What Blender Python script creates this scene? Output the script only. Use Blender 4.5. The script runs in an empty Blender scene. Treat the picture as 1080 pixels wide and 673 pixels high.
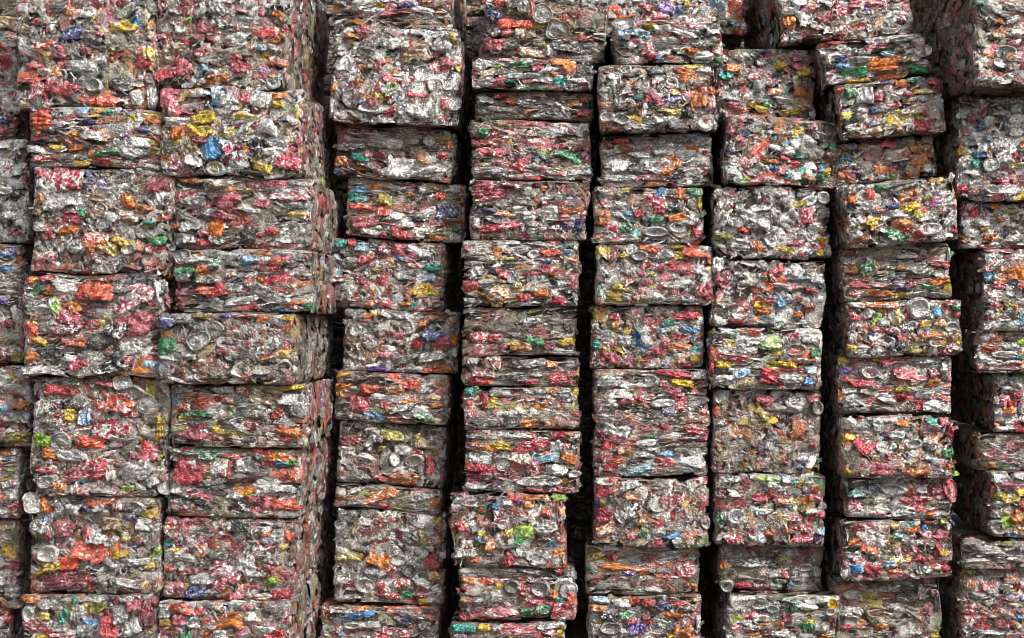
import bpy, math, random
import numpy as np
from mathutils import Matrix, Vector, Euler

scn = bpy.context.scene
COL = scn.collection

# ------------------------------------------------------------------ camera numbers
W0, H0 = 1080.0, 673.0
F = 1138.0              # focal length in photo pixels
VX, VY = 600.0, 336.0   # where the lens axis meets the photograph
D = 3.8                 # camera to the general face of the stacks
GROUND_PX = 690.0
CAM_Z = (GROUND_PX - VY) / F * D
BALE_DEPTH = 0.56

def world(px, py, e):
    d = D - e
    return (px - VX) / F * d, (VY - py) / F * d + CAM_Z

# ------------------------------------------------------------------ colours of cans
INK = dict(
    si=(.71, .695, .66), wh=(.84, .83, .80), gr=(.37, .345, .30), dk=(.13, .125, .12), bk=(.02, .02, .022),
    rd=(.56, .022, .045), pk=(.62, .13, .17), cr=(.27, .025, .045), co=(.46, .16, .06), rr=(.80, .11, .04),
    og=(.80, .25, .04), ye=(.80, .56, .05), ol=(.42, .37, .07), li=(.36, .60, .06), gn=(.03, .31, .11),
    te=(.08, .50, .42), bl=(.07, .33, .66), lb=(.36, .58, .72), nv=(.035, .05, .22), pu=(.15, .07, .38),
    br=(.15, .085, .055), ta=(.56, .40, .27), mg=(.50, .04, .28),
    kh=(.46, .39, .27), rg=(.44, .27, .24), gg=(.33, .36, .28))
WORD = dict(
    si='bare silver', wh='white', gr='dull grey', dk='dark grey', bk='black', rd='bright red', pk='pinkish red', cr='dark crimson',
    co='copper brown', rr='orange red', og='orange', ye='yellow', ol='olive yellow', li='lime green', gn='green', te='teal',
    bl='bright blue', lb='pale blue', nv='navy blue', pu='purple', br='brown', ta='tan', mg='magenta', kh='khaki', rg='reddish grey', gg='greenish grey')
KEYS = list(INK)
for k_ in KEYS:   # sun-faded inks
    if k_ not in ('si', 'wh', 'gr', 'dk', 'bk'): INK[k_] = tuple(c * .95 + .02 for c in INK[k_])
INKA = np.array([INK[k] for k in KEYS])
PAL = dict(  # dk and bk shares raised to put dark reflections and creases into the colour
    m=dict(si=34, wh=11, gr=13, dk=10, bk=8, rd=10, pk=8, cr=6, co=4, rr=3, og=4.5, ye=2.2, ol=1.2, li=.7, gn=1.5, te=.6, bl=1.2, lb=1, nv=1.2, pu=.9, br=3, ta=2.5, mg=.5),
    s=dict(si=50, wh=18, gr=10, dk=8, bk=6, rd=3, pk=3, cr=2, co=1, og=1.2, ye=1, ol=.5, li=.2, gn=.5, bl=.6, lb=.8, nv=.6, pu=.4, br=1.5, ta=1.5),
    r=dict(si=28, wh=9, gr=9, dk=8, bk=7, rd=17, pk=11, cr=9, co=3, rr=2, og=3, ye=1.5, ol=1, gn=1, bl=.8, nv=.8, pu=.6, br=3, ta=2),
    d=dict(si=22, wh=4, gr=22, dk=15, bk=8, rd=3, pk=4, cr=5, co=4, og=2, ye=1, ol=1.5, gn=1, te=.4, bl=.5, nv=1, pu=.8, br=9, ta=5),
    c=dict(si=26, wh=10, gr=8, dk=7, bk=6, rd=10, pk=8, cr=4, co=3, rr=4, og=7, ye=5, ol=1.5, li=1.5, gn=2.2, te=1.2, bl=2.5, lb=2, nv=1.5, pu=1.3, br=2, ta=2, mg=.8))
for k_, f_ in (('m', 9), ('s', 5), ('r', 8), ('d', 11), ('c', 7)): PAL[k_].update(kh=f_ * 1.15, rg=f_ * 1.5, gg=f_ * .5, si=PAL[k_]['si'] - f_ * 1.2)
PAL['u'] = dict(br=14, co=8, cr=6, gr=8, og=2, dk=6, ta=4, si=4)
BIAS = {}
def pal_p(name):
    p = np.array([PAL[name].get(k, 0.0) * (.45 if k in ('bl', 'lb', 'nv', 'pu', 'gn', 'te', 'mg', 'li') else .8 if k in ('ye', 'og') else 1) for k in KEYS]); p *= BIAS.get('now', 1.0); return p / p.sum()

# ------------------------------------------------------------------ geometry of crushed pieces (local x right, y up, z out)
def grid_faces(nu, nv):
    i = np.arange(nu - 1)[:, None] * nv + np.arange(nv - 1)[None, :]
    i = i.ravel()
    return np.stack([i, i + nv, i + nv + 1, i + 1], 1)

def sheets(rng, n, nu, nv, w, h, crumple, pillow, sq=None):
    u, v = np.meshgrid(np.linspace(-1, 1, nu), np.linspace(-1, 1, nv), indexing='ij')
    u = u.ravel()[None, :]; v = v.ravel()[None, :]
    k = rng.uniform(.0, .9, (n, 1)) if sq is None else np.full((n, 1), sq)
    x = u * np.sqrt(1 - v * v * k / 2); y = v * np.sqrt(1 - u * u * k / 2)
    th = np.arctan2(y, x)
    f = 1.0
    for j in (1, 2, 3, 4, 5):
        f = f + rng.normal(0, .075, (n, 1)) * np.cos(j * th + rng.uniform(0, 6.28, (n, 1)))
    f = 1 + (f - 1) * np.hypot(x, y)
    x = x * f + rng.normal(0, .022, (n, u.shape[1])); y = y * f + rng.normal(0, .03, (n, u.shape[1]))
    w = np.reshape(w, (-1, 1)); h = np.reshape(h, (-1, 1)); asp = h / w
    z = np.zeros_like(x)
    for j in range(7):
        a = rng.uniform(0, math.pi, (n, 1)); c = rng.uniform(-.8, .8, (n, 1))
        t = np.cos(a) * x + np.sin(a) * y - c
        s = rng.choice([-1., 1.], (n, 1)) * rng.uniform(.3, 1., (n, 1))
        z += s * np.where(rng.random((n, 1)) < .45, np.maximum(0, .28 - np.abs(t)) * 1.6, np.abs(t) * .5)
    z -= z.mean(1, keepdims=True)
    z = z * crumple
    for j in range(3):   # accordion wrinkles
        a = rng.normal(math.pi / 2 if j == 0 else 0, .7, (n, 1)); fr = rng.uniform(.9, 1.9, (n, 1)) * nu / 14
        t = (np.cos(a) * x + np.sin(a) * y * .8 + .12 * np.sin(3 * y + j)) * fr + rng.uniform(0, 1, (n, 1))
        z += np.abs(t - np.floor(t) - .5) * rng.uniform(.0, .0075, (n, 1)) * (crumple / .010)
    z += rng.normal(0, .0009, z.shape)
    z -= np.reshape(pillow, (-1, 1)) * np.minimum(1.4, np.maximum(x * x, y * y) ** 3.4)
    uv = np.stack([x * .5 + .5, y * .5 + .5], 2)
    return np.stack([x * w / 2, y * h / 2, z], 2), grid_faces(nu, nv), uv

LR = np.array([.03, .2, .36, .52, .66, .75, .81, .86, .91, .95, 1.0])
LID_Z = np.array([.0, .0, .0005, -.0005, -.0008, -.0005, -.0044, -.0038, .0030, .0034, -.0040])
BASE_Z = np.array([-.0090, -.0085, -.0072, -.0055, -.0026, .0018, .0022, -.0002, -.0028, -.005, -.008])
def lids(rng, n, w, h, base, bend=.35):
    ns = 20
    r, a = np.meshgrid(LR, np.linspace(0, 2 * math.pi, ns + 1)[:-1], indexing='ij')
    r = r.ravel()[None, :]; a = a.ravel()[None, :]
    nr = len(LR)
    x = r * np.cos(a); y = r * np.sin(a)
    b = np.reshape(base, (-1, 1)).astype(float)
    z = np.repeat(LID_Z, ns)[None, :] * (1 - b) + np.repeat(BASE_Z, ns)[None, :] * b
    # the ring pull and the mouth of a drinking can
    ta = rng.uniform(0, 6.28, (n, 1))
    tx = x * np.cos(ta) + y * np.sin(ta); ty = -x * np.sin(ta) + y * np.cos(ta)
    z = z + (1 - b) * (.0030 * (((tx + .18) / .34) ** 2 + (ty / .22) ** 2 < 1) - .0035 * (((tx - .45) / .2) ** 2 + (ty / .26) ** 2 < 1))
    for j in range(4):
        al = rng.uniform(0, math.pi, (n, 1)); c = rng.uniform(-.7, .7, (n, 1))
        t = np.cos(al) * x + np.sin(al) * y - c
        z = z + rng.choice([-1., 1.], (n, 1)) * bend * .012 * np.abs(t) * rng.uniform(.2, 1, (n, 1))
    for j in (2, 3, 4):
        ph = rng.uniform(0, 6.28, (n, 1)); am = rng.normal(0, .06 * bend * 2.2, (n, 1))
        f = 1 + am * np.cos(j * a + ph) * r
        x = x * f; y = y * f
    z = z + rng.normal(0, .0004, z.shape)
    i = (np.arange(nr - 1)[:, None] * ns + np.arange(ns)[None, :])
    j = (np.arange(nr - 1)[:, None] * ns + (np.arange(ns)[None, :] + 1) % ns)
    faces = np.stack([i.ravel(), (i + ns).ravel(), (j + ns).ravel(), j.ravel()], 1)
    uv = np.stack([x * .5 + .5, y * .5 + .5], 2)
    return np.stack([x * np.reshape(w, (-1, 1)) / 2, y * np.reshape(h, (-1, 1)) / 2, z], 2), faces, uv

def place(P, rot, tx, ty, c):
    """turn each piece in its plane, tip it about x and y, move it to c"""
    cr, sr = np.cos(rot)[:, None], np.sin(rot)[:, None]
    x, y, z = P[..., 0], P[..., 1], P[..., 2]
    cy, sy = np.cos(ty)[:, None], np.sin(ty)[:, None]
    x, z = x * cy + z * sy, -x * sy + z * cy
    cx, sx = np.cos(tx)[:, None], np.sin(tx)[:, None]
    y, z = y * cx - z * sx, y * sx + z * cx
    x, y = x * cr - y * sr, x * sr + y * cr
    return np.stack([x + c[:, 0:1], y + c[:, 1:2], z + c[:, 2:3]], 2)

AX = {  # side of the bale -> (matrix columns for local x, y, z)
    'front': np.array([[1, 0, 0], [0, 0, 1], [0, -1, 0]], float),
    'back': np.array([[-1, 0, 0], [0, 0, 1], [0, 1, 0]], float),
    'right': np.array([[0, 1, 0], [0, 0, 1], [1, 0, 0]], float),
    'left': np.array([[0, -1, 0], [0, 0, 1], [-1, 0, 0]], float),
    'top': np.array([[1, 0, 0], [0, 1, 0], [0, 0, 1]], float),
    'under': np.array([[1, 0, 0], [0, -1, 0], [0, 0, -1]], float)}

class Buf:
    def __init__(s): s.v = []; s.f = []; s.a = []; s.b = []; s.pc = []; s.n = 0
    def add(s, P, faces, uv, ink, ink2, seed):
        n, M, _ = P.shape
        s.v.append(P.reshape(-1, 3))
        s.f.append((faces[None] + (np.arange(n) * M)[:, None, None] + s.n).reshape(-1, 4)); s.n += n * M
        s.a.append(np.repeat(ink, len(faces), 0)); s.b.append(np.repeat(ink2, len(faces), 0))
        pc = np.concatenate([uv, np.broadcast_to(np.reshape(seed, (-1, 1, 1)), (n, M, 1))], 2)
        s.pc.append(pc.reshape(-1, 3))
    def build(s, name, parent=None, warp=None):
        v = np.concatenate(s.v); f = np.concatenate(s.f)
        if warp is not None: v[:s.nw] = warp(v[:s.nw])
        me = bpy.data.meshes.new(name)
        me.vertices.add(len(v)); me.vertices.foreach_set('co', v.astype(np.float32).ravel())
        me.loops.add(f.size); me.loops.foreach_set('vertex_index', f.astype(np.int32).ravel())
        me.polygons.add(len(f))
        me.polygons.foreach_set('loop_start', np.arange(0, f.size, 4, dtype=np.int32))
        me.update(calc_edges=True)
        for nm, dat in (('ink', s.a), ('ink2', s.b)):
            at = me.attributes.new(nm, 'FLOAT_COLOR', 'FACE')
            at.data.foreach_set('color', np.concatenate(dat).astype(np.float32).ravel())
        at = me.attributes.new('pc', 'FLOAT_VECTOR', 'POINT')
        at.data.foreach_set('vector', np.concatenate(s.pc).astype(np.float32).ravel())
        me.materials.append(CAN_MAT)
        o = bpy.data.objects.new(name, me); COL.objects.link(o)
        if parent: o.parent = parent
        return o

def inks(rng, n, pal, dirt):
    p = pal_p(pal)
    k = rng.choice(len(KEYS), n, p=p)
    a = INKA[k] * np.where(np.isin(k, (0, 1, 2))[:, None], rng.uniform(.35, 1.28, (n, 1)), rng.uniform(.75, 1.12, (n, 1)))
    a = np.clip(a + rng.normal(0, .012, (n, 3)), .01, .92)
    # the second printing ink: silver, white, a darker shade or another colour
    pick = rng.random((n, 1))
    k2 = rng.choice(len(KEYS), n, p=p)
    b = np.where(pick < .4, np.array([.76, .75, .73]), np.where(pick < .55, np.array([.85, .84, .82]), np.where(pick < .75, a * .35, INKA[k2])))
    d = np.clip(dirt + rng.normal(0, .12, (n, 1)), 0, 1)
    th = rng.uniform(.48, .68, (n, 1))
    return np.concatenate([a, d], 1), np.concatenate([b, th], 1)

STYLE = dict(  # width, its spread, height, its spread, turn, tip, share of can ends, crumple
    L=(.066, .026, .021, .009, .15, .30, .03, .008),
    R=(.050, .018, .029, .010, .75, .33, .10, .0095),
    V=(.050, .020, .030, .010, .85, .22, .05, .008),
    F=(.085, .030, .036, .012, .18, .18, .03, .007))

def make_body(seed, w, h, d, style, pal, dirt, root, sides, dense=3.0, name='compressed_cans'):
    rng = np.random.default_rng(seed)
    B = Buf()
    hx, hy, hz = w / 2, d / 2, h / 2
    rs = STYLE[style][4]; size = rng.uniform(.82, 1.30)
    bias = np.ones(len(KEYS)); bias[rng.integers(3, len(KEYS), 3)] = 2.6; bias[rng.integers(0, 3)] = 1.5; BIAS['now'] = bias
    # the dense core of the bale, painted dark so gaps between pieces look shaded
    nx, ny, nz = 16, 10, 10
    for side, (sx, sy, dp, a, b) in dict(front=(hx, hz, hy, nx, nz), back=(hx, hz, hy, nx, nz), right=(hy, hz, hx, ny, nz), left=(hy, hz, hx, ny, nz),
                                         top=(hx, hy, hz, nx, ny), under=(hx, hy, hz, nx, ny)).items():
        u, v = np.meshgrid(np.linspace(-1, 1, a), np.linspace(-1, 1, b), indexing='ij')
        q = np.stack([u.ravel() * (sx - .012), v.ravel() * (sy - .012), np.full(a * b, dp - .014)], 1)[None]
        q = q @ AX[side]
        B.add(q, grid_faces(a, b), np.stack([u.ravel(), v.ravel()], 1)[None] * .5 + .5,
              np.array([[.05, .045, .04, .75]]), np.array([[.05, .045, .04, .5]]), np.array([rng.uniform(0, 50)]))
    def cover(side, sx, sy, dp, dense, style, pal, dirt, nu, nv, yrange=None, flat=1.0, rot0=0.0):
        W_, Ws, H_, Hs, rs, ts, lf, cr = STYLE[style]; W_ *= size; H_ *= size
        lo = -sy if yrange is None else yrange[0]; hi = sy if yrange is None else yrange[1]
        area = 2 * sx * (hi - lo)
        n = max(6, int(dense * area / (W_ * H_)))
        rows = max(2, int((hi - lo) / (H_ * .55)))
        c = np.empty((n, 3))
        c[:, 0] = rng.uniform(-sx, sx, n)
        c[:, 1] = lo + (rng.integers(0, rows, n) + rng.uniform(.2, .8, n)) / rows * (hi - lo)
        c[:, 2] = dp - np.abs(rng.normal(0, .007, n)) - .001
        rot = rng.normal(0, rs, n) + rot0
        tx = rng.normal(-.12, ts, n) * flat; ty = rng.normal(0, ts * .5, n) * flat
        kind = rng.random(n) < lf
        ns, nl = int((~kind).sum()), int(kind.sum())
        sw = np.clip(rng.normal(W_, Ws, ns), .02, .14); sh = np.clip(rng.normal(H_, Hs, ns), .009, .07)
        big = rng.random(ns) < .10; sw = np.where(big, sw * 1.5, sw); sh = np.where(big, sh * 1.5, sh)
        P, fc, uv = sheets(rng, ns, nu, nv, sw, sh, cr * rng.uniform(.5, 1.4, (ns, 1)) * flat, rng.uniform(.003, .0115, ns) * flat)
        ia, ib = inks(rng, ns, pal, dirt)
        cs = c[~kind]
        for q_ in range(max(1, int(area * 45))):
            kk = rng.choice(['rd', 'pk', 'cr', 'rr', 'og', 'wh', 'si', 'gr', 'pk', 'rd', 'ye', 'co'])
            c0 = np.array([rng.uniform(-sx, sx), rng.uniform(lo, hi)])
            near = (np.hypot((cs[:, 0] - c0[0]) / 1.6, cs[:, 1] - c0[1]) < rng.uniform(.02, .045)) & (rng.random(ns) < .65)
            ia[near, :3] = np.array(INK[kk]) * rng.uniform(.7, 1.08, (int(near.sum()), 1))
        q = place(P, rot[~kind], tx[~kind], ty[~kind], c[~kind])
        B.add(q @ AX[side], fc, uv, ia, ib, rng.uniform(0, 60, ns))
        if nl:
            r = rng.uniform(.040, .052, nl); sq = rng.uniform(.5, .95, nl)
            P, fc, uv = lids(rng, nl, r, r * sq, rng.random(nl) < .4, bend=.5)
            ia, ib = inks(rng, nl, 's', dirt * .8)
            ia[:, :3] = np.array([.74, .73, .71]) * rng.uniform(.75, 1.1, (nl, 1)); ib[:, :3] = ia[:, :3] * .9
            q = place(P, rng.uniform(-.5, .5, nl), tx[kind] * .6, ty[kind] * .6, c[kind] + np.array([0, 0, .003]))
            B.add(q @ AX[side], fc, uv, ia, ib, rng.uniform(0, 60, nl))
    def ribbons(side, sx, sy, dp, n, rs):
        c = np.stack([rng.uniform(-sx, sx, n), rng.uniform(-sy, sy, n), dp - np.abs(rng.normal(0, .004, n))], 1)
        P, fc, uv = sheets(rng, n, 10, 3, rng.uniform(.018, .06, n), rng.uniform(.0035, .008, n), .006, np.zeros(n), sq=0.)
        t = P[..., 0] / .03
        P[..., 1] += rng.normal(0, .004, (n, 1)) * np.sin(t * rng.uniform(.8, 2.2, (n, 1)) + rng.uniform(0, 6, (n, 1)))
        ia, ib = inks(rng, n, 's', dirt * .6)
        q = place(P, rng.normal(0, rs, n), rng.normal(0, .7, n), rng.normal(0, .25, n), c)
        B.add(q @ AX[side], fc, uv, ia, ib, rng.uniform(0, 60, n))
    ribbons('front', hx - .006, hz - .006, hy, int(w * h * 1500), rs * 1.2 + .1)
    cover('front', hx - .004, hz - .004, hy, dense, style, pal, dirt, 14, 9)
    sp = 'd' if pal in ('d', 's') else ('r' if pal == 'r' else 'm')
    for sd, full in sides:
        if full: cover(sd, hy, hz, hx, 2.6, 'V', sp, min(1, dirt + (.06 if sd == 'right' else .22)), 10, 6, flat=.7, rot0=math.pi / 2 + rng.normal(0, .25))  # less grime on right sides: their stronger light is put into the colour
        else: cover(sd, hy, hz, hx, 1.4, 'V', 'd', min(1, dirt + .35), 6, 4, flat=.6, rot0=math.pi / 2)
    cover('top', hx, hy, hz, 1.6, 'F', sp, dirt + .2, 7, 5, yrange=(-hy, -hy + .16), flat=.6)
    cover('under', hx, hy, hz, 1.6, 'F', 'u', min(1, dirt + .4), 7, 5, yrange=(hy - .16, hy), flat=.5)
    B.nw = B.n
    if style != 'F' or rng.random() < .6:   # loose flaps along the edges of the face
        n = int(rng.integers(2, 6))
        t = rng.random(n); on = rng.random(n) < .6
        c = np.stack([np.where(on, rng.uniform(-hx, hx, n), np.where(t < .5, -hx, hx) * .985),
                      np.where(on, np.where(t < .35, hz, -hz) * .97, rng.uniform(-hz, hz, n)), np.full(n, hy - .004)], 1)
        P, fc, uv = sheets(rng, n, 10, 7, rng.uniform(.018, .036, n), rng.uniform(.009, .018, n), .007, rng.uniform(-.006, .008, n))
        ia, ib = inks(rng, n, pal, dirt)
        q = place(P, rng.normal(0, .5, n), rng.normal(0, .6, n), rng.normal(0, .4, n), c) @ AX['front']
        q[..., 2] = np.maximum(q[..., 2] + hz, .002)
        B.add(q, fc, uv, ia, ib, rng.uniform(0, 60, n))
    return B.build(name, root, pressed(rng, hx, hy, hz))

def pressed(rng, hx, hy, hz, slack=0.0):
    """the baling press: everything is squeezed into a round-edged, slightly bent box standing on z = 0"""
    r = rng.uniform(.009, .020); soft = rng.uniform(.12, .35)
    ph = rng.uniform(0, 6.28, 12); am = rng.normal(0, 1, 12)
    def warp(v):
        v = v.copy()
        for i, L in enumerate((hx, hy, hz)):
            s = np.sign(v[:, i]); a = np.abs(v[:, i]); o = a > L
            a[o] = L + (a[o] - L) * (soft if i == 1 else soft * .8)
            v[:, i] = s * a
        q = np.maximum(np.abs(v) - (np.array([hx, hy, hz]) - r), 0)
        l = np.linalg.norm(q, axis=1); o = (l > r * 1.0) & ((q > 0).sum(1) > 1)
        k = np.ones(len(v)); k[o] = (r + (l[o] - r) * .25) / l[o]
        v = np.sign(v) * (np.minimum(np.abs(v), np.array([hx, hy, hz]) - r) + q * k[:, None])
        x, y, z = v[:, 0] / .2, v[:, 1] / .28, v[:, 2] / .11
        dx = am[0] * .0036 * np.sin(2.1 * z + ph[0]) + am[1] * .0024 * np.sin(4.3 * z + ph[1] + y)
        dz = am[2] * .0034 * np.sin(2.0 * x + ph[2]) + am[3] * .0022 * np.sin(4.7 * x + ph[3])
        dy = -.010 * (1 - np.clip(x * .9, -1, 1) ** 2) + am[4] * .005 * np.sin(1.7 * x + ph[4]) + am[5] * .004 * np.sin(2.2 * z + ph[5])
        v[:, 0] += dx; v[:, 1] += dy; v[:, 2] += dz * np.clip(v[:, 2] / hz, -1, 1) ** 2 + hz
        return v
    return warp

def notable(rng, root, kind, ink, w, h, rot, at, dirt, size):
    """one can that stands out on the face of the bale"""
    B = Buf()
    a = np.array([list(np.array(INK[ink]) * (rng.uniform(.5, 1.02) if ink in ('wh', 'si', 'gr') else rng.uniform(.75, 1.05))) + [max(0, dirt * .5 - .1)]])
    if kind in ('lid', 'base'):
        P, fc, uv = lids(rng, 1, np.array([w]), np.array([h]), np.array([kind == 'base']), bend=.36)
        b = np.array([list(np.array(INK[ink]) * .88) + [.6]])
        pos = np.array([[at[0], at[2], -at[1] + .007]])
        tip = rng.normal(0, .16)
    else:
        big = w * h > .003
        P, fc, uv = sheets(rng, 1, 24 if big else 17, 17 if big else 11, np.array([w]), np.array([h]), rng.uniform(.009, .016), np.array([rng.uniform(.005, .013)]), sq=rng.uniform(.35, 1.))
        s = rng.random()
        b2 = np.array([.8, .79, .77]) if s < .45 else (np.array(INK[ink]) * .45 if s < .8 else np.array([.85, .84, .8]))
        b = np.array([list(b2) + [rng.uniform(.50, .64)]])
        pos = np.array([[at[0], at[2], -at[1] + .004]])
        tip = rng.normal(-.1, .22)
    lim = size
    q = place(P, np.array([rot]), np.array([tip]), np.array([rng.normal(0, .14)]), pos)
    if kind == 'can':   # squeezed flush with the sides of the bale
        for i, lo, hi in ((0, -lim[0] / 2, lim[0] / 2), (1, .002, lim[1] - .002)):
            v = q[..., i]; q[..., i] = np.where(v < lo, lo + (v - lo) * .15, np.where(v > hi, hi + (v - hi) * .15, v))
            edge = np.clip(np.maximum(lo + .02 - q[..., i], q[..., i] - hi + .02) / .02, 0, 1.2); q[..., 2] -= .010 * edge ** 2
    B.add(q @ AX['front'], fc, uv, a, b, np.array([rng.uniform(0, 60)]))
    nm = {'lid': 'can_lid', 'base': 'can_base'}.get(kind, 'crushed_can')
    o = B.build(nm, root)
    if kind == 'can' and ink not in ('si', 'gr'): o['label'] = WORD[ink] + ' crushed can'
    elif kind != 'can': o['label'] = ('round ' + WORD[ink] + (' can lid' if kind == 'lid' else ' can bottom'))
    return o

# ------------------------------------------------------------------ materials
def node(t, typ, **k):
    n = t.nodes.new(typ)
    for a, v in k.items(): setattr(n, a, v)
    return n

def make_can_material():
    m = bpy.data.materials.new('crushed_aluminium'); m.use_nodes = True
    t = m.node_tree; t.nodes.clear(); L = t.links.new
    out = node(t, 'ShaderNodeOutputMaterial'); bs = node(t, 'ShaderNodeBsdfPrincipled')
    L(bs.outputs[0], out.inputs[0])
    a = node(t, 'ShaderNodeAttribute', attribute_name='ink'); b = node(t, 'ShaderNodeAttribute', attribute_name='ink2')
    pc = node(t, 'ShaderNodeAttribute', attribute_name='pc')
    geo = node(t, 'ShaderNodeNewGeometry')
    # printed artwork: a second ink in bands, swirls and blocks
    sc = node(t, 'ShaderNodeVectorMath', operation='MULTIPLY'); sc.inputs[1].default_value = (2.2, 1.6, 1.0)
    L(pc.outputs['Vector'], sc.inputs[0])
    nz = node(t, 'ShaderNodeTexNoise'); nz.inputs['Scale'].default_value = 2.7; nz.inputs['Detail'].default_value = 4.0; nz.inputs['Distortion'].default_value = .9
    L(sc.outputs[0], nz.inputs['Vector'])
    sub = node(t, 'ShaderNodeMath', operation='SUBTRACT'); L(nz.outputs[0], sub.inputs[0]); L(b.outputs['Alpha'], sub.inputs[1])
    mul = node(t, 'ShaderNodeMath', operation='MULTIPLY_ADD', use_clamp=True); mul.inputs[1].default_value = 26; mul.inputs[2].default_value = .5; L(sub.outputs[0], mul.inputs[0])
    mix = node(t, 'ShaderNodeMix', data_type='RGBA'); L(mul.outputs[0], mix.inputs['Factor']); L(a.outputs['Color'], mix.inputs['A']); L(b.outputs['Color'], mix.inputs['B'])
    # lettering-like strokes of the print, also painted in for thin dark crease shade
    n4 = node(t, 'ShaderNodeTexNoise'); n4.inputs['Scale'].default_value = 3.6; n4.inputs['Detail'].default_value = 1.5; n4.inputs['Distortion'].default_value = 1.6; L(sc.outputs[0], n4.inputs['Vector'])
    s1 = node(t, 'ShaderNodeMath', operation='SUBTRACT'); s1.inputs[1].default_value = .5; L(n4.outputs[0], s1.inputs[0])
    s2 = node(t, 'ShaderNodeMath', operation='ABSOLUTE'); L(s1.outputs[0], s2.inputs[0])
    s3 = node(t, 'ShaderNodeMapRange'); s3.inputs['From Min'].default_value = .010; s3.inputs['From Max'].default_value = .022; s3.inputs['To Min'].default_value = .6; s3.inputs['To Max'].default_value = 0; L(s2.outputs[0], s3.inputs['Value'])
    bwv = node(t, 'ShaderNodeRGBToBW'); L(mix.outputs['Result'], bwv.inputs[0])
    inv = node(t, 'ShaderNodeMapRange'); inv.inputs['From Min'].default_value = .18; inv.inputs['From Max'].default_value = .32; inv.inputs['To Min'].default_value = .75; inv.inputs['To Max'].default_value = .06; L(bwv.outputs[0], inv.inputs['Value'])
    mixs = node(t, 'ShaderNodeMix', data_type='RGBA'); L(s3.outputs[0], mixs.inputs['Factor']); L(mix.outputs['Result'], mixs.inputs['A']); L(inv.outputs[0], mixs.inputs['B'])
    mix = mixs
    # creases rubbed to bare metal
    vor = node(t, 'ShaderNodeTexVoronoi', feature='DISTANCE_TO_EDGE'); vor.inputs['Scale'].default_value = 85
    wob = node(t, 'ShaderNodeTexNoise'); wob.inputs['Scale'].default_value = 60; wob.inputs['Detail'].default_value = 3
    L(geo.outputs['Position'], wob.inputs['Vector'])
    wv = node(t, 'ShaderNodeVectorMath', operation='MULTIPLY_ADD'); wv.inputs[1].default_value = (.022, .022, .022)
    L(wob.outputs['Color'], wv.inputs[0]); L(geo.outputs['Position'], wv.inputs[2]); L(wv.outputs[0], vor.inputs['Vector'])
    rub = node(t, 'ShaderNodeMapRange'); rub.inputs['From Min'].default_value = .0; rub.inputs['From Max'].default_value = .10
    rub.inputs['To Min'].default_value = .35; rub.inputs['To Max'].default_value = 0.0; L(vor.outputs['Distance'], rub.inputs['Value'])
    n2 = node(t, 'ShaderNodeTexNoise'); n2.inputs['Scale'].default_value = 34; n2.inputs['Detail'].default_value = 3; L(geo.outputs['Position'], n2.inputs['Vector'])
    n2r = node(t, 'ShaderNodeMapRange'); n2r.inputs['From Min'].default_value = .42; n2r.inputs['From Max'].default_value = .62; L(n2.outputs[0], n2r.inputs['Value'])
    rm = node(t, 'ShaderNodeMath', operation='MULTIPLY'); L(rub.outputs[0], rm.inputs[0]); L(n2r.outputs[0], rm.inputs[1])
    mix2 = node(t, 'ShaderNodeMix', data_type='RGBA'); L(rm.outputs[0], mix2.inputs['Factor']); L(mix.outputs['Result'], mix2.inputs['A']); mix2.inputs['B'].default_value = (.74, .73, .71, 1)
    # yard grime, more of it on the dull bales, some in place of shade
    n3 = node(t, 'ShaderNodeTexNoise'); n3.inputs['Scale'].default_value = 16; n3.inputs['Detail'].default_value = 6; n3.inputs['Roughness'].default_value = .68; L(geo.outputs['Position'], n3.inputs['Vector'])
    da = node(t, 'ShaderNodeMath', operation='MULTIPLY_ADD'); da.inputs[1].default_value = .58; L(a.outputs['Alpha'], da.inputs[0]); L(n3.outputs[0], da.inputs[2])
    dr = node(t, 'ShaderNodeMapRange'); dr.inputs['From Min'].default_value = .49; dr.inputs['From Max'].default_value = .98; dr.inputs['To Max'].default_value = .80; L(da.outputs[0], dr.inputs['Value'])
    mix3 = node(t, 'ShaderNodeMix', data_type='RGBA'); L(dr.outputs[0], mix3.inputs['Factor']); L(mix2.outputs['Result'], mix3.inputs['A']); mix3.inputs['B'].default_value = (.125, .090, .060, 1)
    L(mix3.outputs['Result'], bs.inputs['Base Color'])
    me = node(t, 'ShaderNodeMapRange'); me.inputs['To Min'].default_value = METAL; me.inputs['To Max'].default_value = .1; L(dr.outputs[0], me.inputs['Value']); L(me.outputs[0], bs.inputs['Metallic'])
    ro = node(t, 'ShaderNodeMapRange'); ro.inputs['To Min'].default_value = .27; ro.inputs['To Max'].default_value = .75; L(dr.outputs[0], ro.inputs['Value']); L(ro.outputs[0], bs.inputs['Roughness'])
    # fine crinkles
    bn = node(t, 'ShaderNodeTexNoise'); bn.inputs['Scale'].default_value = 170; bn.inputs['Detail'].default_value = 3; bn.inputs['Distortion'].default_value = .6; L(geo.outputs['Position'], bn.inputs['Vector'])
    vd = node(t, 'ShaderNodeMath', operation='MINIMUM'); vd.inputs[1].default_value = .19; L(vor.outputs['Distance'], vd.inputs[0])
    bsum = node(t, 'ShaderNodeMath', operation='MULTIPLY_ADD'); bsum.inputs[1].default_value = .3; L(bn.outputs[0], bsum.inputs[0]); L(vd.outputs[0], bsum.inputs[2])
    # flat facets between the creases
    fv = node(t, 'ShaderNodeTexVoronoi', feature='F1'); fv.inputs['Scale'].default_value = 48; L(wv.outputs[0], fv.inputs['Vector'])
    fs = node(t, 'ShaderNodeVectorMath', operation='SUBTRACT'); fs.inputs[1].default_value = (.5, .5, .5); L(fv.outputs['Color'], fs.inputs[0])
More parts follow.
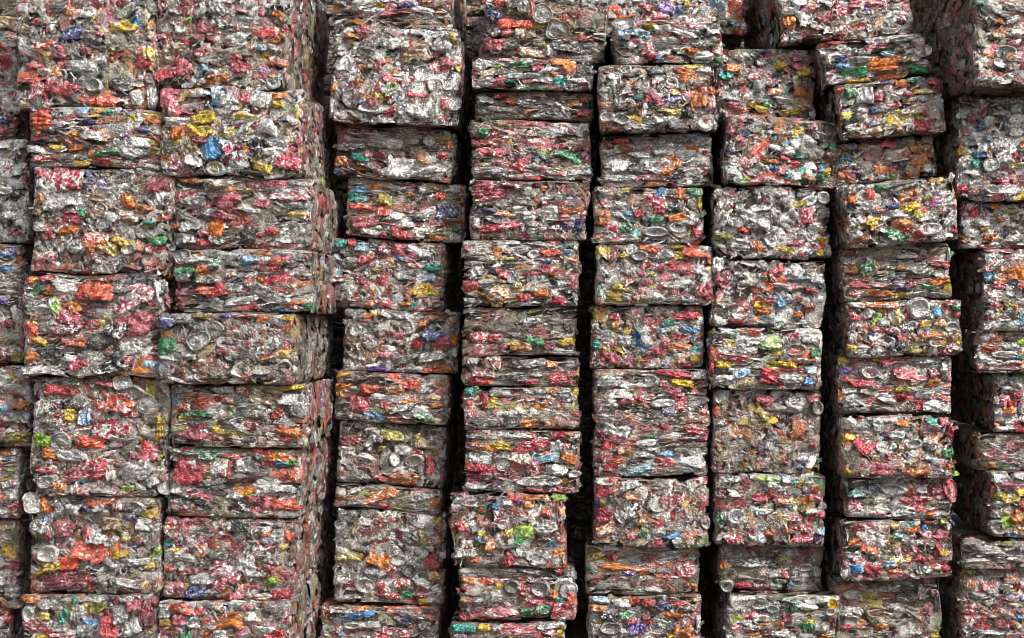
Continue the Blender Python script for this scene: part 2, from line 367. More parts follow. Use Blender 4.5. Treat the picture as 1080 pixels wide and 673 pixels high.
    fm = node(t, 'ShaderNodeVectorMath', operation='MULTIPLY_ADD'); fm.inputs[1].default_value = (FACET, FACET, FACET * 1.2); L(fs.outputs[0], fm.inputs[0]); L(geo.outputs['Normal'], fm.inputs[2])
    fn = node(t, 'ShaderNodeVectorMath', operation='NORMALIZE'); L(fm.outputs[0], fn.inputs[0])
    bp = node(t, 'ShaderNodeBump'); L(fn.outputs[0], bp.inputs['Normal']); bp.inputs['Strength'].default_value = 1.0; bp.inputs['Distance'].default_value = .009; L(bsum.outputs[0], bp.inputs['Height']); L(bp.outputs[0], bs.inputs['Normal'])
    return m
METAL = .80; FACET = .66
CAN_MAT = make_can_material()

def ground_material():
    m = bpy.data.materials.new('yard_earth'); m.use_nodes = True
    t = m.node_tree; L = t.links.new; bs = t.nodes['Principled BSDF']; bs.inputs['Roughness'].default_value = .9
    geo = node(t, 'ShaderNodeNewGeometry')
    n = node(t, 'ShaderNodeTexNoise'); n.inputs['Scale'].default_value = 5; n.inputs['Detail'].default_value = 9; n.inputs['Roughness'].default_value = .7; L(geo.outputs['Position'], n.inputs['Vector'])
    r = node(t, 'ShaderNodeValToRGB'); r.color_ramp.elements[0].position = .3; r.color_ramp.elements[0].color = (.035, .027, .02, 1); r.color_ramp.elements[1].position = .75; r.color_ramp.elements[1].color = (.12, .095, .07, 1)
    L(n.outputs[0], r.inputs[0]); L(r.outputs[0], bs.inputs['Base Color'])
    b = node(t, 'ShaderNodeBump'); b.inputs['Strength'].default_value = .6; b.inputs['Distance'].default_value = .02; L(n.outputs[0], b.inputs['Height']); L(b.outputs[0], bs.inputs['Normal'])
    return m

# ------------------------------------------------------------------ ground
me = bpy.data.meshes.new('ground')
xs = np.linspace(-1, 1, 61); g = np.sign(xs) * np.abs(xs) ** 3 * 400
vv = [(x, y, 0.0) for x in g for y in g]
me.from_pydata(vv, [], grid_faces(61, 61).tolist())
me.materials.append(ground_material())
gr = bpy.data.objects.new('ground', me); COL.objects.link(gr); gr['kind'] = 'structure'

# ------------------------------------------------------------------ the stacks, read off the photograph
# (x0, y0, x1, y1, fall of the edges from left to right, forward of the general face, style, palette, grime, label, cans that stand out)
STACKS = []
def S(*rows): STACKS.append(rows)
S(  # cut off by the left edge
 (-100,40,20,144,0,0.10,'R','r',0.16,'silver bale with a bright red can, topmost of the cut-off left stack','rd 6 66 14 11;si 10 46 16 10;rr 2 48 8 6;wh 8 100 18 14;pk 6 137 14 8;nv 8 128 14 6;si 12 112 16 14'),
 (-95,146,30,254,0,0.11,'R','s',0.12,'pale bale of bare silver cans, second from top in the cut-off left stack','wh 6 152 14 12;si 12 182 24 14;wh 18 192 18 16;si 8 200 18 12;gr 12 225 14 18;si 24 232 14 16;pk 18 245 18 8'),
 (-98,256,24,311,0,0.11,'L','m',0.24,'bale with a light blue can at its right end, in the cut-off left stack','lb 8 270 18 10;bl 8 282 14 8;wh 3 294 8 12;gr 12 300 24 8;og 2 256 8 6'),
 (-96,312,26,383,0,0.11,'R','r',0.28,'pinkish bale with a purple streak and a white can, in the cut-off left stack','pu 6 320 14 6 -40;wh 19 332 10 18 20;pk 12 371 26 10;pk 8 342 14 10;ol 19 390 16 12;rd 2 388 8 6'),
 (-90,384,33,469,0,0.13,'R','c',0.24,'bale with an orange can over an olive yellow can, in the cut-off left stack','og 19 426 20 12;ol 17 461 28 11;lb 2 429 8 8;wh 14 410 28 10;si 22 440 24 12;cr 5 446 10 6;B:si 2 402 14 14'),
 (-98,470,22,545,0,0.11,'L','c',0.20,'bale with a lime green streak and silver strips, in the cut-off left stack','li 15 497 12 6;rd 1 484 8 8;wh 13 508 22 12;wh 12 476 16 8;rr 2 520 10 14;si 16 521 14 12;pk 18 537 12 12'),
 (-98,546,21,640,0,0.10,'R','m',0.32,'bale with a yellow can on its right end, in the cut-off left stack','ye 15 580 18 20 60;pk 15 596 16 12;nv 1 588 5 8;si 8 566 12 8;gr 14 625 18 12;wh 6 615 14 7'),
 (-105,642,12,690,0,0.10,'L','m',0.28,'lowest bale of the stack cut off by the left edge, silver with a red fleck','wh 3 655 9 12;pk 8 652 6 10;gr 5 668 12 8'),
)
S(  # first full stack
 (16,-42,164,113,1,0.19,'R','m',0.12,'tall busy bale with many pinkish cans, topmost of the first full stack','ye 130 28 27 12;og 78 13 16 10;rr 81 15 18 9;rr 49 47 22 12;nv 77 36 24 14;pk 67 56 22 12;B:si 101 91 18 15;rr 104 105 44 16 -18;rd 66 94 36 14 -12;wh 146 103 16 16;si 160 104 9 22;wh 108 62 14 10;pk 91 55 12 8;pk 71 3 14 10;wh 90 14 24 14;pk 101 5 14 8;wh 48 77 16 8;pk 36 70 16 8;bk 27 62 16 12;dk 60 9 24 12;gr 98 40 22 14;ye 156 56 12 14;rd 150 66 12 10;pk 30 86 14 8;rd 107 35 8 9;wh 37 40 10 12;cr 38 98 16 22;si 86 70 34 12;dk 130 85 18 10'),
 (28,114,172,176,7,0.21,'L','c',0.12,'brightly coloured low bale with a green can and coral left end','rr 43 120 26 8;rr 42 131 30 14;te 118 119 16 6;gn 113 160 26 9;pu 96 128 10 8;wh 103 144 26 9;rr 107 170 26 6;ye 139 126 12 8;og 86 144 18 8;cr 40 145 24 8;pk 40 168 10 7;si 38 158 28 8;wh 66 128 18 12;nv 150 136 16 6;ye 61 156 14 6;wh 148 150 20 10;pk 88 119 18 5;ol 164 160 12 8;pu 132 142 12 8;si 140 160 20 12;gr 60 138 16 7'),
 (32,178,182,284,6,0.21,'R','m',0.16,'tall pale bale with a big crimson can at each top corner','rd 71 185 32 26;cr 166 191 24 24;co 40 209 12 14;ye 37 222 10 10;pk 77 229 24 12;rr 101 254 28 16;og 96 262 12 12;ye 117 262 20 12 -30;ye 128 255 18 8 -25;bk 176 209 8 12;wh 171 209 16 18;si 62 212 34 18;si 115 232 18 14;og 136 212 14 16;co 152 220 20 10;wh 38 193 12 12;wh 80 260 16 14;B:si 137 263 16 12;rd 161 263 14 10;gn 168 254 18 10;pk 50 247 18 12;dk 77 258 14 10;ta 107 208 20 12;wh 112 202 26 8;cr 97 272 18 12;gn 89 224 10 8;si 46 240 26 10;te 158 235 12 6;pk 45 182 14 10;wh 50 196 20 10;og 73 242 22 8;ta 135 228 22 12'),
 (24,289,174,395,0,0.22,'F','r',0.16,'bale with a large orange can and a broad sheet of pinkish red on its right','rr 103 303 36 25;pk 147 307 28 30 -50;rd 127 321 26 18;pk 140 343 40 24;B:wh 47 332 28 20;li 60 325 12 22 20;gn 38 306 18 10 20;wh 165 309 14 30 8;bk 125 345 22 22 -30;ye 111 340 10 14 -35;bk 115 388 42 14;rr 82 361 24 9;og 80 324 14 14;lb 160 388 20 14;rr 33 351 14 24;ye 43 359 16 7 -25;og 34 374 14 12;rd 82 383 18 14;pk 75 335 24 14;wh 28 318 14 20 40;gr 131 302 20 18;cr 70 345 34 14;wh 50 345 20 10;si 142 365 26 14 25;dk 105 357 30 16;si 45 390 38 10;og 33 296 10 8;rd 53 290 20 7;dk 55 372 26 12;pk 135 383 16 14;si 75 302 30 14;wh 75 378 14 8'),
 (33,397,178,522,0,0.21,'R','m',0.20,'tall bale with an orange can, round silver lids and a bright blue scrap','rd 60 410 26 12;rd 76 413 8 8;pk 113 402 20 11 -15;rr 115 423 44 20;rr 130 428 20 14;L:wh 156 427 20 20;bl 90 440 15 17;ye 76 438 13 13;rd 118 449 38 22;cr 104 446 16 14;L:si 66 466 21 20;B:wh 95 460 34 18;rr 92 466 38 14;rd 95 494 36 22;ye 170 452 10 26;li 45 465 20 16;B:si 50 508 20 14;si 146 495 30 22;L:wh 131 403 20 16;li 135 515 14 6;rd 65 442 22 12;wh 54 450 26 14;B:si 145 413 20 14;ol 160 410 12 18;si 45 430 22 18;wh 76 480 34 12;pk 80 500 26 14;pk 86 516 18 12;og 63 515 14 12;rd 50 495 26 8;si 130 459 30 12;rr 138 436 18 9;wh 116 497 10 20 25;pk 155 480 24 10;og 55 479 18 10;B:si 74 516 8 8;wh 160 508 14 12;dk 120 430 8 6;gn 80 405 14 6;gr 85 425 14 8'),
 (30,524,170,625,0,0.20,'R','m',0.28,'tall grey bale with a round can end jutting from its top left corner','L:si 36 530 21 21;og 50 532 12 16;nv 91 536 13 9;pu 142 547 15 7;cr 53 563 9 12;ye 56 596 22 12;rr 75 593 22 14;ye 130 584 20 10;cr 70 611 54 18;B:si 51 584 24 18;ye 160 592 12 14;gr 142 595 34 14;pk 72 558 22 16;si 155 553 22 14;si 78 538 18 12;rr 105 529 34 10 10;dk 62 531 16 12 -45;si 103 565 24 16;rr 95 580 34 20;wh 115 590 26 9 -20;B:si 142 535 22 14;pk 92 562 10 18;ta 120 552 22 14;si 140 615 34 8;dk 40 555 22 16;rd 96 612 12 10;ol 160 615 14 14;ye 134 567 10 8;rd 125 525 12 16;si 106 535 18 8;gr 110 610 20 10'),
 (22,627,166,690,0,0.21,'R','c',0.16,'lowest bale of the first full stack, with a red upright can and an orange corner','og 37 632 30 10;gn 80 631 10 10;te 68 648 10 14;ye 45 649 15 7;rd 38 660 32 9;rd 116 662 13 24;bl 96 655 18 9;cr 153 648 16 28;rd 65 670 30 7;wh 54 638 24 10;B:wh 30 648 12 18;wh 132 631 16 8;pk 142 637 16 14;wh 92 664 20 14;si 128 648 16 18;si 82 645 16 24;gr 64 660 18 12;wh 140 660 16 18;ol 104 640 18 10;ye 46 671 14 5'),
)
S(  # second full stack, its right side in view
 (160,-44,303,92,6,0.19,'R','r',0.24,'tall bale with a torn grey middle and pink cans, top of the second full stack','pk 222 28 26 16;og 293 18 10 13;wh 245 42 32 12;ta 186 56 26 22;rd 173 77 22 18;pk 248 69 22 18;lb 277 51 12 8;pk 275 9 16 20;pk 214 55 18 8 30;pk 193 72 18 16;ta 267 47 10 16;wh 258 27 24 14;gr 250 58 34 14;og 292 43 18 8 35;wh 291 52 14 10;si 232 8 24 14;pk 240 5 12 7;wh 249 13 8 6;li 200 23 8 8;pk 257 10 12 10;wh 195 33 22 10;pk 168 37 14 8;og 236 83 14 10;L:si 228 65 10 9;co 296 66 22 8;wh 186 13 14 12;gr 210 8 18 22;rd 300 30 8 8;pk 162 6 10 12;lb 212 76 16 12 30;dk 242 26 26 10'),
 (168,93,318,184,2,0.22,'R','c',0.12,'bale with a bright blue can, yellow cans and a big pinkish square','pk 184 107 36 32;wh 276 105 24 18 -15;wh 277 134 26 20;ye 215 125 28 14;ye 214 139 24 12;bl 225 157 20 24 20;rd 304 170 28 18;ye 277 177 22 10 -20;ye 263 125 26 9 -15;bk 266 158 22 20;cr 246 164 22 20;B:wh 228 178 22 14;bl 230 110 14 5;pk 259 103 10 12;wh 238 116 24 12;og 297 101 18 6;ye 295 111 14 8;og 188 140 16 14;pk 185 168 12 10;wh 205 170 18 12;wh 188 129 26 10;ye 243 140 12 14;wh 240 105 22 14;wh 290 160 22 8;ye 315 118 6 16;wh 308 125 14 12;si 292 149 26 10;ta 204 156 14 14;cr 210 148 16 8;wh 212 98 22 10;mg 184 176 10 8;lb 238 150 12 12;rd 212 149 18 6;gr 255 147 18 8'),
 (182,186,328,261,2,0.22,'F','r',0.24,'bale with broad pinkish red patches and a pale rounded can at its lower left','pk 238 212 32 14;rd 190 208 18 12;pk 302 206 38 13;pk 276 214 16 10;ye 312 226 22 8 -8;og 228 240 18 20;bk 262 247 18 20;wh 197 252 22 12;rd 217 256 18 8;gr 318 246 26 20;wh 300 251 14 14;pk 243 226 26 12;rd 287 244 14 10;wh 207 212 26 10;ta 236 194 38 9;si 318 193 26 9;co 200 190 20 8;ol 262 202 10 6;si 266 220 28 10;rr 297 259 12 6;pk 216 246 14 8;wh 310 216 18 7;dk 220 226 14 10;rd 323 231 12 8;og 186 239 6 7;si 200 238 20 12;wh 280 254 18 3 20;rd 267 253 8 8;dk 230 254 16 8'),
 (182,263,330,327,1,0.22,'L','m',0.16,'grey and silver bale with a green scrap on its left and a ragged red can','bl 265 271 18 14 20;gn 226 277 12 9;gn 190 286 24 10;rd 303 292 38 14;rd 289 283 14 10;rr 228 307 34 9;rd 232 304 12 12 25;wh 305 268 28 7;og 312 318 28 7;og 214 286 12 12 -35;L:wh 192 270 18 14;wh 242 273 24 12;dk 262 283 26 10;lb 300 319 14 8;wh 245 303 20 10;gr 220 295 28 10;si 185 293 22 8;dk 218 315 26 7;ta 245 289 12 8;si 210 272 28 10;og 315 302 14 10;bl 287 272 12 10;pk 322 271 12 10;wh 313 284 16 10;gr 270 300 24 9;si 252 318 30 9;og 276 294 8 8;gn 326 323 8 8;pk 190 322 8 5'),
 (165,330,312,403,2,0.25,'R','d',0.24,'dull bale jutting left with pale can lids and a navy can at its upper left','nv 173 339 20 13;bl 184 338 6 6;gn 175 365 24 18;L:wh 211 359 25 17;L:wh 228 346 18 14;B:wh 268 348 22 12;B:wh 257 390 25 17;B:wh 300 390 24 18;og 281 376 18 9 15;co 220 386 32 16;rr 302 345 9 18 -25;rd 235 369 12 8;rd 262 364 8 7;og 277 337 10 9;B:si 216 397 22 12;ol 215 334 18 6;rr 252 332 40 5;si 284 362 22 16;wh 178 378 20 6;lb 163 388 8 14;wh 250 350 8 6;rd 304 365 7 8;ye 304 334 14 8;si 195 336 24 10;pu 240 333 18 5;dk 250 375 24 9;pk 258 398 20 7;wh 192 402 30 5 -15;si 275 391 18 10;si 195 375 26 7;dk 245 360 20 8'),
 (180,405,325,470,0,0.21,'L','m',0.24,'bale with a small blue bulge at its left end and orange copper patches','bl 184 422 11 12;rr 220 424 26 14;rd 257 411 14 10;ye 306 409 28 5;wh 308 421 26 14;og 304 455 28 9;pk 200 456 34 14;ta 277 419 24 13;dk 308 433 24 10;rr 195 428 14 8;co 240 420 14 10;wh 235 410 24 8;gn 210 436 30 5;gr 265 436 40 10;rd 197 431 12 5;rr 292 437 8 16 -40;wh 318 425 6 22;wh 265 428 30 8;cr 262 449 24 8;si 250 450 26 9;gr 187 411 24 9;lb 217 457 12 9;rr 300 452 12 6;rd 302 462 14 8;dk 245 443 26 8;ol 243 430 8 6'),
 (176,472,318,545,0,0.21,'F','r',0.20,'bale with a red flower shaped print round a pale centre','rd 202 492 34 32;wh 202 490 13 10 15;rd 240 494 9 18;og 297 482 30 10;wh 261 490 26 16;pk 271 533 28 18;rr 302 532 30 12;bk 214 532 17 9;ye 262 520 8 8;gn 222 468 48 7;gn 222 481 16 8;rd 250 482 10 7;wh 231 492 18 16;dk 273 480 12 10;wh 190 516 20 12;pk 200 517 26 5;cr 258 506 36 5;si 290 515 40 10;ol 285 541 16 6;rd 195 538 9 10;dk 228 512 22 9;bl 297 489 14 5;gn 307 488 12 7;rd 276 468 24 7;si 245 522 18 10;gr 255 502 22 7;wh 180 475 18 6'),
 (170,546,308,633,4,0.20,'R','r',0.16,'bale with deep crimson patches and an orange wedge at its upper right','pk 195 557 14 18;og 181 554 16 8;cr 238 597 30 18;cr 284 600 24 18 30;ye 236 574 17 6;te 175 572 11 8;og 212 580 16 14;pk 184 626 20 20;nv 208 624 24 12;rd 297 626 20 13;li 286 612 14 8;co 273 630 28 8;rr 306 560 14 22 35;wh 288 565 28 16;dk 178 560 18 9 -40;rr 184 567 9 7;cr 198 602 24 8;wh 260 592 20 16;wh 270 602 24 12;cr 283 577 32 6;wh 265 580 16 10;wh 212 610 26 12;pk 244 608 20 14;gr 290 590 20 10;rr 178 600 10 8;dk 230 584 20 9;cr 232 616 20 12;wh 225 625 12 8;si 196 587 24 8;rd 214 571 12 8;pk 250 628 16 10'),
 (165,635,305,690,2,0.22,'R','c',0.16,'lowest bale of the second full stack, with an orange gold can at its middle','rr 198 642 34 9 -15;og 242 652 32 17;pk 190 653 16 14;rd 212 644 10 10;gn 196 668 14 10;rd 288 669 22 12;gr 208 656 18 12;B:wh 175 671 20 10;dk 284 647 22 10;wh 268 650 18 10;si 168 645 14 14;rr 219 654 10 5;pk 260 641 12 6;si 240 668 26 10;ye 290 645 4 4;wh 278 663 20 6;ta 232 640 14 8 -30;pk 305 650 8 12;wh 225 660 10 6'),
)
S(  # third full stack
 (350,-46,476,19,3,-0.08,'L','m',0.24,'bale cut by the top edge with a pink streak and dark underside, third full stack','pk 416 14 34 6;nv 428 6 18 10;wh 440 10 34 7;wh 358 3 14 5;gr 372 10 26 8;si 385 2 24 7;ye 449 2 8 5;co 466 13 14 6;wh 395 12 24 6;ye 401 7 8 6;mg 426 8 12 6'),
 (347,30,484,127,4,-0.05,'R','s',0.08,'tall bright silver bale of round crushed can ends','L:si 370 104 16 18;L:wh 479 109 16 17;B:wh 418 101 20 14;L:si 451 113 18 14;ta 431 60 36 16 12;pk 400 67 14 14;ye 479 40 9 11;ye 396 102 18 7;rd 438 99 18 9;rd 412 119 12 7 30;og 380 88 10 9;wh 468 48 16 12;B:wh 460 90 20 14;wh 480 86 14 18 -30;pk 472 66 16 10;si 365 72 20 18;B:si 363 79 18 12;B:si 390 115 26 10;dk 432 76 18 12;pk 410 82 12 10;si 420 46 22 12;wh 407 47 12 7;si 440 30 14 8;og 371 38 14 7;wh 448 80 20 14;ol 415 88 8 10;wh 352 92 14 22 25;bl 385 108 14 5;pk 360 80 10 7;L:si 410 74 20 15;wh 466 103 20 12;si 445 120 18 10;rd 470 112 10 14;wh 436 115 16 12;gr 385 56 20 12;wh 432 95 14 10'),
 (352,133,478,192,6,-0.10,'L','d',0.24,'dark bale with a long bright silver can at its lower right','si 436 176 62 17 9;ol 468 144 16 11;og 448 168 16 12;te 380 166 20 10;pk 398 182 10 7;rd 466 166 12 9;cr 377 140 22 8;mg 361 148 14 5;og 359 170 14 10;dk 372 153 30 11;L:si 453 149 12 10;si 415 152 24 10;og 475 153 10 8;rd 403 163 10 6;wh 413 174 8 16 20;bl 354 181 8 6;wh 474 143 4 10;pk 389 163 8 8;si 420 186 24 8;dk 392 176 24 8'),
 (363,190,489,259,7,-0.14,'L','m',0.16,'bale with a navy ringed can at right and a pale blue can at left','bl 383 201 18 7;te 378 206 24 14;ol 408 210 22 13;rr 466 206 12 10;nv 470 223 28 14;si 476 224 12 8;gn 481 244 8 8;rd 427 248 26 14;rr 382 218 30 8;rr 404 221 14 14;pk 385 234 28 12;rd 386 239 10 8;rd 404 249 10 7;wh 417 228 18 8;wh 450 223 20 8;wh 475 199 24 8;og 462 252 14 6;ta 478 232 18 4;wh 427 237 20 8;si 410 196 26 6;si 448 201 16 8;og 434 206 8 6;wh 392 245 24 8;pk 419 240 14 8;ye 456 249 8 5;gr 440 228 22 10;wh 482 256 14 10'),
 (344,253,468,324,7,-0.15,'R','m',0.20,'finely broken dark bale with yellow green flecks at its lower right','ye 446 306 20 16;ye 458 308 12 8;pk 424 264 20 14;rd 436 280 14 6;lb 451 293 18 10;pk 385 273 20 12;te 438 322 10 6;te 455 282 20 6;pk 402 264 18 8;ye 392 269 7 6;rd 404 296 14 12;cr 380 296 14 8;cr 355 294 30 8 10;og 350 290 10 5;rd 400 318 28 8;og 390 320 10 7;wh 445 267 16 10;ye 397 286 9 5;wh 437 263 14 7;te 360 257 14 10;lb 384 261 18 10;og 429 320 12 5;rd 372 254 10 10;cr 348 315 18 6;si 425 290 18 10;gr 366 278 22 10'),
 (361,327,483,394,4,-0.14,'R','s',0.24,'silver bale with a shiny domed can bottom and an orange lower right corner','B:wh 428 345 19 17;B:si 390 346 22 14;pk 466 363 18 15;nv 454 354 22 13;L:rd 441 362 9 11;og 476 339 12 8;L:si 391 361 18 12;og 465 390 24 9;pu 398 389 24 6;pk 420 353 12 8;rd 411 347 7 9;og 384 333 18 6;rr 450 393 14 7;cr 381 368 12 9;gr 455 376 30 10;si 420 332 24 8;ta 425 360 12 9;pk 409 374 18 7;wh 378 385 26 10;og 478 358 8 12;wh 480 371 6 12;si 372 375 20 12;gr 425 379 26 10;og 445 341 8 7;si 430 391 30 7;cr 404 331 10 5'),
 (352,393,472,444,6,-0.15,'F','m',0.32,'low bale with a crimson can at its left and an orange patch above','rr 431 404 22 12;rd 378 426 22 18;rr 390 411 20 10;ye 457 419 14 5;gn 449 439 20 10;wh 427 427 30 12 20;co 414 410 24 10;og 362 408 20 8;ye 354 414 7 9;te 415 400 18 5;lb 448 402 10 5;pk 408 427 14 9;og 461 427 18 6;gr 450 410 22 8;ye 370 391 36 4;og 462 445 8 8;bl 396 438 22 6 -20;og 424 446 26 6;og 434 422 20 7;gr 378 440 26 8;wh 470 425 4 18'),
 (354,446,468,510,6,-0.15,'R','d',0.32,'dull bale with two pale oval cans and a crimson can end','cr 369 465 24 11;ol 415 459 26 12;B:wh 436 486 22 13;L:wh 417 484 11 13;rd 453 490 10 20;wh 426 475 20 10;og 425 505 30 12;si 364 476 20 11;cr 375 490 26 7;wh 390 465 18 5 40;rd 439 478 12 8;ol 438 464 8 14;si 393 455 14 8;ol 458 476 10 10;dk 398 462 14 9;gr 375 500 24 12;gr 410 486 22 8 45;si 388 482 20 8;ta 447 468 20 10;ye 403 473 8 5;wh 366 504 12 6'),
 (352,512,465,538,7,-0.15,'F','c',0.32,'thin slab of a bale with an orange and a red streak','og 402 522 34 10 12;rd 400 533 26 7;og 459 529 14 9;si 445 524 26 9;gr 375 530 22 8;co 362 524 24 6;wh 375 517 16 5 20;ye 420 536 18 4;pu 446 537 16 5;wh 452 541 20 6;si 430 534 18 6'),
 (350,539,468,636,6,-0.14,'R','s',0.16,'tall silver bale with a copper orange can and a red can at its right','og 403 587 28 20 -20;rd 456 592 16 14;rd 412 628 20 8;pk 412 600 12 14 60;B:si 386 617 22 18;rr 424 614 18 12;gn 430 627 14 9;ye 458 607 14 9;rd 398 547 40 7;cr 416 562 12 22 80;B:dk 432 601 16 14;wh 446 614 16 8;B:wh 362 553 18 12;gr 430 565 14 22 80;ta 442 566 14 18;rd 450 626 20 6;rd 390 594 6 8;cr 365 617 20 8;rd 401 622 8 12;og 458 571 16 10;wh 443 553 24 10;wh 395 602 24 8;si 355 610 20 12;si 390 565 34 14;ol 360 585 28 12;wh 370 630 30 6;B:si 420 590 20 12;ye 447 634 12 8;wh 456 631 12 8;rd 402 617 8 6;ye 381 586 7 5;cr 462 560 10 12'),
 (338,639,463,690,4,-0.12,'L','m',0.20,'lowest bale of the third full stack, with a blue streak','bl 378 649 36 6;dk 351 649 12 8;rd 405 669 18 12;wh 428 647 18 6;wh 360 643 24 6;nv 430 655 10 6;cr 357 664 14 8 35;og 385 640 16 4;B:si 372 659 18 7;dk 448 660 14 10;pk 455 652 14 6;wh 340 650 6 8;og 349 642 5 5;pk 425 668 16 8;si 390 658 22 7;wh 440 650 18 5'),
)
